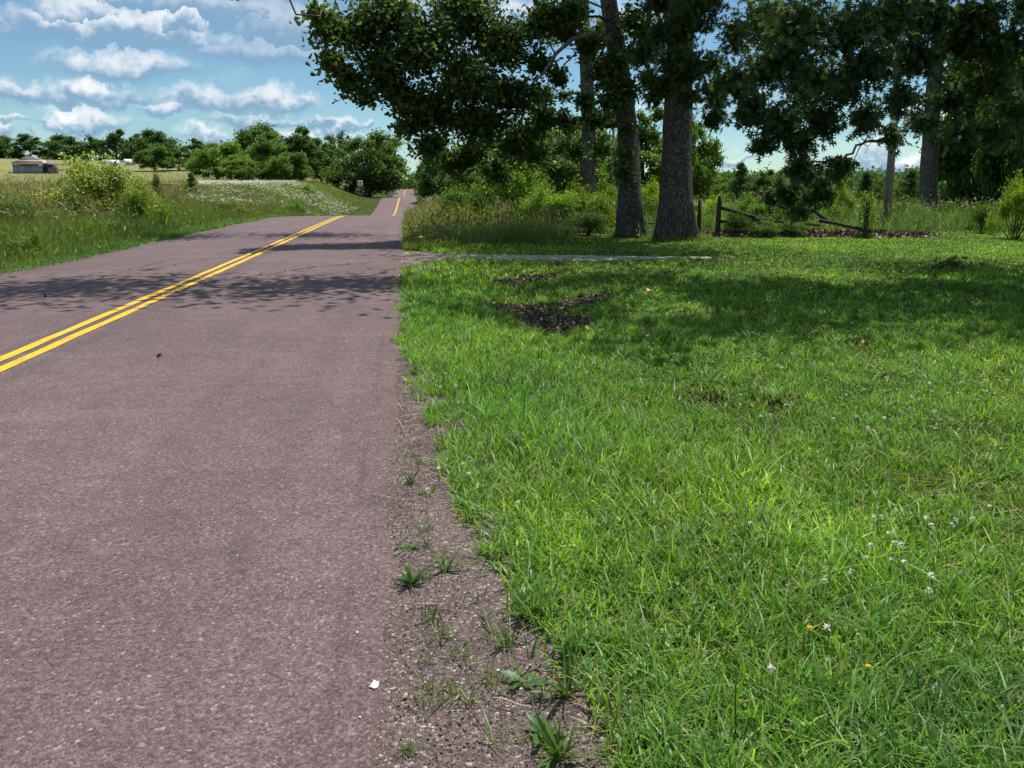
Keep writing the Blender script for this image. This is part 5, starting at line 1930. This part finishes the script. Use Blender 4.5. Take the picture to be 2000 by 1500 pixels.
def build_sign():
    d = 138.0
    p = at(703.5, 370, d)
    p[2] = gz(p[0], p[1])
    root = link('route_sign', None, loc=p, rot=(0, 0, R(2)), label='pair of white route markers with direction plates beside the far road', cat='road sign')
    ztop = at(703.5, 353, d)[2] - p[2]
    for x in (-.30, .30):
        G = Geo()
        G.box((x - .03, -.02, -.4), (x + .03, .02, ztop - .05), c=(.05, .10, .085))
        link('post', G.mesh('post'), M_PLAIN, parent=root)
    for x in (-.24, .24):
        G = Geo()
        G.box((x - .22, -.045, ztop - .40), (x + .22, -.03, ztop), c=(.60, .60, .58))
        pl = link('plate', G.mesh('plate'), M_PLAIN, parent=root)
        link('digit', text_mesh('3', .42), M_PLAIN, parent=pl, loc=(x, -.052, ztop - .21), rot=(R(90), 0, 0))
        G = Geo()
        G.box((x - .23, -.045, ztop - 1.08), (x + .23, -.03, ztop - .48), c=(.60, .60, .58))
        pl = link('plate', G.mesh('plate'), M_PLAIN, parent=root)
        G = Geo()
        G.box((x - .05, -.056, ztop - 1.02), (x + .05, -.047, ztop - .72), c=(.03, .03, .03))
        V = [(x - .14, -.052, ztop - .74), (x + .14, -.052, ztop - .74), (x, -.052, ztop - .56)]
        G.add(V, [(0, 1, 2)], (.03, .03, .03))
        link('arrow', G.mesh('arrow'), M_PLAIN, parent=pl)


build_sign()


def slab(root, name, pts, th, c, mat=M_PLAIN, label=None):
    """a planar quad given thickness"""
    P = np.array(pts, float)
    n = np.cross(P[1] - P[0], P[2] - P[0])
    n = n / np.linalg.norm(n) * th
    V = np.concatenate([P, P - n])
    k = len(P)
    T = [(0, i, i + 1) for i in range(1, k - 1)] + [(k, k + i + 1, k + i) for i in range(1, k - 1)]
    for i in range(k):
        j = (i + 1) % k
        T += [(i, k + i, k + j), (i, k + j, j)]
    G = Geo()
    G.add(V, T, c)
    return link(name, G.mesh(name), mat, parent=root, label=label)


def build_shed():
    d = 205.0
    p = at(58, 370, d)
    p[2] = gz(p[0], p[1])
    s = d / FPX                       # metres per photo pixel at that distance
    ang = math.atan2(-p[0], p[1])
    root = link('old_shed', None, loc=p, rot=(0, 0, ang), label='old field shed with blue grey walls and rusty red eaves', cat='shed')
    W = 25 * s
    D = 6.0
    h1, h2, h3 = 15 * s, 19.5 * s, 24.5 * s
    blue = (.20, .26, .33)
    for i in range(5):                # wall sheets of the front
        x0 = -W + i * 2 * W / 5
        G = Geo()
        G.box((x0 + .01, -.05 - .01 * (i % 2), -.4), (x0 + 2 * W / 5 - .01, 0, h1), c=np.array(blue) * (1 + .12 * math.sin(i * 2.3)))
        link('wall_sheet', G.mesh('wall_sheet'), M_PLAIN, parent=root)
    for (lo, hi) in (((-W, .02, -.4), (-W + .06, D, h2)), ((-W, D - .06, -.4), (W, D, h2)), ((W - .06, .02, -.4), (W, D, h1))):
        G = Geo()
        G.box(lo, hi, c=(.14, .15, .17))
        link('wall', G.mesh('wall'), M_PLAIN, parent=root)
    for x in (-W + .1, -W * .7, -W * .1, W * .45, W - .1):
        G = Geo()
        G.box((x - .07, .02, h1 - .3), (x + .07, .16, h2 + .1), c=(.28, .25, .20))
        link('post', G.mesh('post'), M_PLAIN, parent=root)
    red = (.105, .045, .040)
    slab(root, 'eave', [(-W - .4, -.7, h2), (W + .2, -.7, h2), (W + .1, 1.0, h3), (-W + 1.0, 1.0, h3)], .06, red, label='rusty red eave')
    slab(root, 'eave_flashing', [(-W + .9, .95, h3 + .02), (W + .1, .95, h3 + .02), (W + .1, 1.25, h3 + .16), (-W + .95, 1.25, h3 + .16)], .04, (.55, .50, .48))
    pk = 34 * s
    grey = (.085, .080, .088)
    slab(root, 'roof', [(-W + 1.2, 1.2, h3 + .1), (W - .1, 1.2, h3 + .1), (W * .30, D * .5, pk), (-W * .10, D * .5, pk)], .08, grey)
    slab(root, 'roof', [(-W + 1.2, D, h3), (-W + 1.2, 1.2, h3 + .1), (-W * .10, D * .5, pk)], .08, grey)
    slab(root, 'roof', [(W - .1, D, h3), (-W + 1.2, D, h3), (-W * .10, D * .5, pk), (W * .30, D * .5, pk)], .08, grey)
    slab(root, 'roof', [(W - .1, 1.2, h3 + .1), (W + 1.8, 2.2, h3 - .2), (W * .36, D * .5, pk - .1)], .08, (.33, .31, .32), label='torn pale roof sheet')
    slab(root, 'ridge_cap', [(W * .22, D * .45, pk + .05), (W * .42, D * .45, pk + .35), (W * .95, D * .4, pk - 1.1), (W * .75, D * .4, pk - 1.2)], .05, (.62, .63, .64), label='bent white ridge sheet')
    # the open lean-to on the right
    slab(root, 'lean_to_roof', [(W + .1, -.6, h2 - .1), (W + 27 * s, -.4, h2 - .3), (W + 22 * s, 3.4, h3 + .3), (W + .1, 3.0, h3 + .5)], .06, (.20, .145, .135), label='pale rusty lean-to roof')
    slab(root, 'lean_to_roof', [(W - .3, -.75, h2 - .05), (W + 8 * s, -.75, h2 + .1), (W + 6 * s, .8, h3 + .2), (W - .2, .8, h3 + .1)], .05, (.45, .38, .35))
    for x in (W + 9 * s, W + 18 * s, W + 26 * s):
        G = Geo()
        G.box((x - .08, -.2, -.4), (x + .08, -.05, h2 - .2), c=(.20, .15, .12))
        link('post', G.mesh('post'), M_PLAIN, parent=root)
    for i in range(4):
        x0 = W + (9.5 + 3.9 * i) * s
        G = Geo()
        G.box((x0, .02, -.4), (x0 + 3.6 * s, .08, h1 * (.75 + .1 * (i % 2))), c=np.array((.24, .20, .185)) * (1 + .1 * math.sin(i * 3)))
        link('plank', G.mesh('plank'), M_PLAIN, parent=root)
    G = Geo()
    G.box((W, 3.2, -.4), (W + 24 * s, 3.3, h2), c=(.10, .085, .075))
    link('wall', G.mesh('wall'), M_PLAIN, parent=root)


build_shed()


def build_farm(name, label, u, d, half_px, wall_v, ridge_v, wall_c, roof_c):
    p = at(u, 370, d)
    p[2] = gz(p[0], p[1])
    s = d / FPX
    root = link(name, None, loc=p, rot=(0, 0, math.atan2(-p[0], p[1]) + .25), label=label, cat='house')
    W = half_px * s
    D = W * 1.1
    hw = at(u, wall_v, d)[2] - p[2]
    hr = at(u, ridge_v, d)[2] - p[2]
    G = Geo()
    G.box((-W, 0, -.5), (W, D, hw), c=wall_c)
    G.add([(-W, 0.02, hw), (-W, D - .02, hw), (-W, D / 2, hr - .1), (W, 0.02, hw), (W, D - .02, hw), (W, D / 2, hr - .1)], [(0, 2, 1), (3, 4, 5)], wall_c)
    link('wall', G.mesh('wall'), M_PLAIN, parent=root)
    slab(root, 'roof', [(-W - .4, -.45, hw - .12), (W + .4, -.45, hw - .12), (W + .4, D / 2, hr), (-W - .4, D / 2, hr)], .12, roof_c)
    slab(root, 'roof', [(W + .4, D + .45, hw - .12), (-W - .4, D + .45, hw - .12), (-W - .4, D / 2, hr), (W + .4, D / 2, hr)], .12, roof_c)
    for x in (-W * .5, W * .45):
        G = Geo()
        G.box((x - .5, -.05, hw * .35), (x + .5, -.003, hw * .75), c=(.05, .06, .08))
        link('window', G.mesh('window'), M_PLAIN, parent=root)


build_farm('farmhouse', 'white farmhouse roof behind the large yellow green shrub', 222, 285, 13, 319, 312, (.50, .50, .48), (.45, .48, .52))
build_farm('farm_building', 'small white farm building under the tallest ridge tree', 259, 280, 9, 317, 311, (.72, .72, .70), (.74, .76, .78))


def field_fence():
    p0, p1 = at(318, 380, 58), at(350, 380, 60)
    p0[2], p1[2] = gz(*p0[:2]), gz(*p1[:2])
    root = link('field_gate', None, loc=p0, label='brown board gate at the hay field edge beside the small cedar', cat='gate')
    d = p1 - p0
    for k in (0., .5, 1.):
        G = Geo()
        G.box((d[0] * k - .05, d[1] * k - .05, d[2] * k - .3), (d[0] * k + .05, d[1] * k + .05, d[2] * k + 1.25), c=(.16, .10, .07))
        link('post', G.mesh('post'), M_PLAIN, parent=root)
    for h in (.35, .7, 1.1):
        G = Geo()
        G.tube([np.array([0, -.06, h]), d + [0, -.06, h]], .045, 4, (.20, .125, .085))
        link('rail', G.mesh('rail'), M_PLAIN, parent=root)


field_fence()

# ------------------------------------------------------------------ small things by the road
WEED_LEAF = new_mesh('leaf', *[np.array([[0, 0, 0], [.05, .12, .01], [-.05, .12, .01], [.13, .38, .05], [-.13, .38, .05], [0, .4, .03], [.12, .7, .04], [-.12, .7, .04], [0, .7, .02], [0, 1, -.06]], float),
                     np.array([[0, 1, 2], [1, 3, 5], [2, 5, 4], [1, 5, 2], [3, 6, 8], [3, 8, 5], [4, 8, 7], [4, 5, 8], [6, 9, 8], [8, 9, 7]])],
                     np.tile([.085, .17, .032], (10, 1)))
WEED_LEAF.materials.append(M_GRASS)
STRAP_LEAF = new_mesh('leaf', np.array([[-.03, 0, 0], [.03, 0, 0], [-.045, .35, .05], [.045, .35, .05], [-.035, .7, .03], [.035, .7, .03], [0, 1, -.08]], float),
                      np.array([[0, 1, 3], [0, 3, 2], [2, 3, 5], [2, 5, 4], [4, 5, 6]]), np.tile([.095, .18, .03], (7, 1)))
STRAP_LEAF.materials.append(M_GRASS)


def weed(label, u, v, kind, n, size, lift, seed, tint=(1, 1, 1), stem=0.0, name='weed'):
    rg = random.Random(seed)
    p = on_ground(u, v)
    root = link(name, None, loc=(p[0], p[1], gz(p[0], p[1]) + .012), label=label, cat='weed', rot=(0, 0, rg.random() * 6))
    me = WEED_LEAF if kind == 'broad' else STRAP_LEAF
    n = int(n * (1.9 if kind == 'strap' else 1.4))
    for k in range(n):
        a = k * 2.4 + rg.uniform(-.9, .9)
        el = min(lift * rg.uniform(.3, 1.35), 1.45)
        sz = size * rg.uniform(.35, 1.15)
        z = stem * (k / max(n - 1, 1))
        link('leaf', me, parent=root, loc=(rg.uniform(0, .016) * math.cos(a), rg.uniform(0, .016) * math.sin(a), z), rot=(el, rg.uniform(-.5, .5), a), scale=(sz * (rg.uniform(.55, .95) if kind == 'strap' else 1), sz, sz), color=[c_ * rg.uniform(.75, 1.25) for c_ in tint])
    if stem:
        G = Geo()
        G.tube([(0, 0, -.01), (.004, 0, stem * .5), (0, .004, stem)], [.004, .003, .002], 6, (.10, .13, .05))
        link('stem', G.mesh('stem', True), M_DRY, parent=root)


for w in [
    ('upright dark green weed standing alone on the gravel shoulder', 803, 948, 'strap', 22, .085, 1.05, 1, (.7, .8, .8)),
    ('small flat weed on the gravel between two larger clumps', 835, 1040, 'strap', 14, .065, .5, 2, (.8, .9, .8)),
    ('largest dark grassy clump growing on the gravel shoulder', 803, 1148, 'strap', 40, .105, .95, 3, (.62, .72, .7)),
    ('pale flat rosette in the gravel above the largest clump', 795, 1078, 'broad', 9, .07, .3, 4, (1.2, 1.25, 1)),
    ('leaning strap leaved weed right of the largest clump', 868, 1120, 'strap', 12, .12, .9, 5, (1.15, 1.1, 1.1)),
    ('clover like weed on the gravel nearest the far grass edge', 822, 785, 'broad', 16, .075, .35, 6, (.95, 1.1, .9)),
    ('grass tuft leaning over the gravel at the far edge', 810, 732, 'strap', 24, .12, .9, 7, (1, 1, .9)),
    ('serrated weed flat on the gravel left of the grass edge', 1025, 1340, 'broad', 9, .085, .32, 8, (1.0, 1.05, 1.0)),
    ('tall broad leaved weed at the grass edge with a pale leaf', 1110, 1290, 'broad', 9, .10, .7, 9, (1.2, 1.2, 1.2), .07),
    ('upright coarse blades beside the broad leaved weed', 1105, 1370, 'strap', 14, .17, 1.15, 10, (.95, 1.0, .9)),
    ('low leafy weed near the bottom of the gravel', 1060, 1440, 'broad', 12, .085, .45, 11, (.9, 1.05, .95)),
    ('small tuft on the gravel at the bottom of the picture', 797, 1478, 'strap', 14, .055, .8, 12, (1.1, 1.05, .8)),
    ('pale seedling tuft alone on the gravel', 985, 1270, 'strap', 9, .09, 1.1, 13, (1.35, 1.25, 1.2)),
    ('tiny green sprout on the asphalt edge', 738, 990, 'strap', 6, .04, .6, 14, (1.5, 1.4, .9)),
    ('sparse sprig lying on the gravel', 835, 1300, 'strap', 7, .05, .6, 15, (1.0, 1.0, .9)),
    ('thin creeping sprig right of the asphalt edge', 795, 1228, 'strap', 6, .05, .35, 16, (.9, 1.0, .9)),
    ('coarse light green grass clump spilling onto the gravel', 1025, 1215, 'strap', 26, .15, .85, 17, (1.2, 1.15, 1.1)),
    ('strap leaved clump at the bottom edge of the grass', 1090, 1490, 'strap', 18, .16, 1.1, 18, (1.0, 1.0, 1.0)),
    ('wide plantain leaves deep in the lawn', 1590, 1165, 'broad', 8, .10, .75, 19, (1.25, 1.25, .8)),
    ('bright broad leaved clump low in the lawn', 1600, 1390, 'strap', 16, .17, .9, 20, (1.5, 1.4, 1.0)),
    ('pale round leaf clump in the left of the lawn', 1470, 1235, 'broad', 6, .085, .4, 21, (1.6, 1.5, 1.6)),
    ('dark strap leaved clump in the right of the lawn', 1800, 1380, 'strap', 26, .15, .75, 22, (.7, .85, .7)),
]:
    weed(*w)


def stalk():
    p = on_ground(1432, 1478)
    G = Geo()
    G.tube([(0, 0, 0), (.004, 0, .10), (-.002, 0, .19), (0, .002, .27)], [.0028, .0024, .002, .0012], 6, (.075, .06, .035))
    r = link('dry_stalk', G.mesh('dry_stalk', True), M_DRY, loc=(p[0], p[1], gz(p[0], p[1])), label='thin dark stalk standing upright at the bottom of the lawn', cat='stalk')


stalk()


def dandelion(u, v, label):
    p = on_ground(u, v)
    rg = np.random.default_rng(int(u))
    root = link('yellow_flower', None, loc=(p[0], p[1], gz(p[0], p[1])), label=label, cat='flower')
    G = Geo()
    G.tube([(0, 0, 0), (.003, 0, .05), (0, 0, .10)], .0018, 5, (.12, .18, .05))
    link('stem', G.mesh('stem'), M_DRY, parent=root)
    G = Geo()
    n = 26
    a = np.arange(n) * 2.4
    d = unit(np.stack([np.cos(a), np.sin(a), .35 + .3 * rg.random(n)], 1))
    nor = unit(np.cross(np.cross(d, np.array([0, 0, 1.0])), d))
    fr = np.stack([np.cross(d, nor), d, nor], 2)
    scatter_leaves(G, rg, np.tile([0, 0, .10], (n, 1)), .011, (LEAF_QUAD[0] * [.6, 1, 1], LEAF_QUAD[1]), np.tile([.78, .50, .015], (n, 1)), frames=fr)
    link('petal', G.mesh('petal'), M_FLOWER, parent=root)


dandelion(1692, 1358, 'yellow dandelion like flower low in the lawn')
dandelion(1578, 1278, 'small yellow flower half hidden in the middle of the lawn')


def scrap(name, label, cat, u, v, size, c, seed, mat=M_PLAIN, curl=.25, z0=.0, onroad=True):
    rg = np.random.default_rng(seed)
    p = on_ground(u, v)
    k = 9
    a = np.arange(k) / k * 6.28
    r = size * (.55 + .5 * rg.random(k))
    V = [(0, 0, .15 * size)] + [(rr * math.cos(t), rr * .65 * math.sin(t), size * curl * (rg.random())) for rr, t in zip(r, a)]
    V = np.array(V)
    W = V - [0, 0, .0012]
    T = [(0, 1 + i, 1 + (i + 1) % k) for i in range(k)]
    T += [(k + 1, k + 2 + (i + 1) % k, k + 2 + i) for i in range(k)]
    for i in range(k):
        j = (i + 1) % k
        T += [(1 + i, k + 2 + i, k + 2 + j), (1 + i, k + 2 + j, 1 + j)]
    t = p[0] - float(road_x(p[1]))
    z = float(road_surface(p[1], t)) if abs(t) < HALF else gz(p[0], p[1]) + .02
    G = Geo()
    G.add(np.concatenate([V, W]), T, c)
    return link(name, G.mesh(name), mat, loc=(p[0], p[1], z + .002 + z0), rot=(0, 0, rg.random() * 6), label=label, cat=cat)


scrap('paper_scrap', 'torn white paper scrap lying on the asphalt edge', 'litter', 732, 1351, .026, (.82, .83, .84), 1)
scrap('dead_leaf', 'dark curled leaf alone on the near lane', 'leaf', 313, 731, .038, (.035, .02, .018), 2, M_DRY, 1.3)
scrap('dead_leaf', 'tan leaf fallen on the shaded lawn beyond the leaf litter', 'leaf', 1266, 582, .075, (.48, .30, .14), 3, M_DRY, .8, .07)
scrap('dead_leaf', 'orange brown leaf upright in the lawn right of centre', 'leaf', 1689, 692, .06, (.55, .28, .11), 4, M_DRY, 1.1, .06)
scrap('dead_leaf', 'pale tan leaf on the gravel under the paper scrap', 'leaf', 792, 1371, .016, (.42, .32, .14), 5, M_DRY)
scrap('dead_leaf', 'small dark leaf near the left picture border on the road', 'leaf', 90, 601, .04, (.04, .03, .025), 6, M_DRY, .8)
scrap('leaf_sprig', 'yellowish fallen sprig where the drive meets the road', 'leaf', 798, 498, .16, (.36, .38, .13), 7, M_DRY, .25)
for i, (u, v, s, lab) in enumerate([(467, 1143, .007, 'pale chip alone in the middle of the near lane'), (698, 1248, .007, 'pale chip on the asphalt above the paper scrap'), (731, 737, .010, 'pale pebble at the asphalt edge beside the far tufts'),
                                    (973, 1321, .007, 'white pebble on the gravel left of the serrated weed'), (947, 1230, .008, 'tan pebble below the coarse grass clump'), (703, 1415, .006, 'white chip below and left of the paper scrap')]):
    scrap('pebble', lab, 'stone', u, v, s, (.62, .58, .52), 20 + i, M_STONE, .9)


def fallen_branch():
    p = on_ground(1852, 530)
    rg = np.random.default_rng(77)
    root = link('fallen_branch', None, loc=(p[0], p[1], gz(p[0], p[1]) + .05), label='small leafy branch lying at the shadow edge on the lawn', cat='branch')
    G = Geo()
    G.tube(wobble((-.35, 0, .02), (.35, .1, .08), 7, .08, rg), np.linspace(.015, .006, 7), 6)
    G.tube(wobble((0, .04, .05), (.15, -.1, .16), 4, .08, rg), np.linspace(.008, .004, 4), 5)
    link('twig', G.mesh('twig', True), M_BARK2, parent=root)
    G = Geo()
    n = 70
    P = np.stack([rg.normal(.05, .22, n), rg.normal(0, .08, n), .05 + .12 * rg.random(n)], 1)
    scatter_leaves(G, rg, P, .13, LEAF_PIN, palette(rg, n, [(.05, .08, .03), (.10, .11, .05), (.13, .14, .09)], None, .2), up=.3)
    o = link('foliage', G.mesh('foliage'), M_LEAF, parent=root)
    o['kind'] = 'stuff'


fallen_branch()

for i, (a, b, lab) in enumerate([((748, 902), (770, 909), 'pale twig nearest the asphalt on the upper shoulder'), ((766, 920), (790, 924), 'short pale straw below the upper twig'), ((726, 975), (778, 986), 'long pale straw crossing the asphalt edge'),
                                 ((960, 1380), (1035, 1396), 'long thin straw low on the gravel'), ((888, 1384), (898, 1374), 'short thick white straw on the gravel'), ((805, 1192), (870, 1193), 'fine straw above the gravel middle')]):
    pa, pb = on_ground(*a), on_ground(*b)
    rg = np.random.default_rng(200 + i)
    pa[2], pb[2] = gz(*pa[:2]) + .03, gz(*pb[:2]) + .03
    if pa[0] < road_x(pa[1]) + HALF:
        pa[2] = float(road_surface(pa[1], pa[0] - road_x(pa[1]))) + .006
    G = Geo()
    G.tube(wobble(pa, pb, 6, .05, rg) - pa, .0022, 5, (.50, .40, .24))
    link('straw', G.mesh('straw'), M_DRY, loc=pa, label=lab, cat='straw')

bpy.context.view_layer.update()
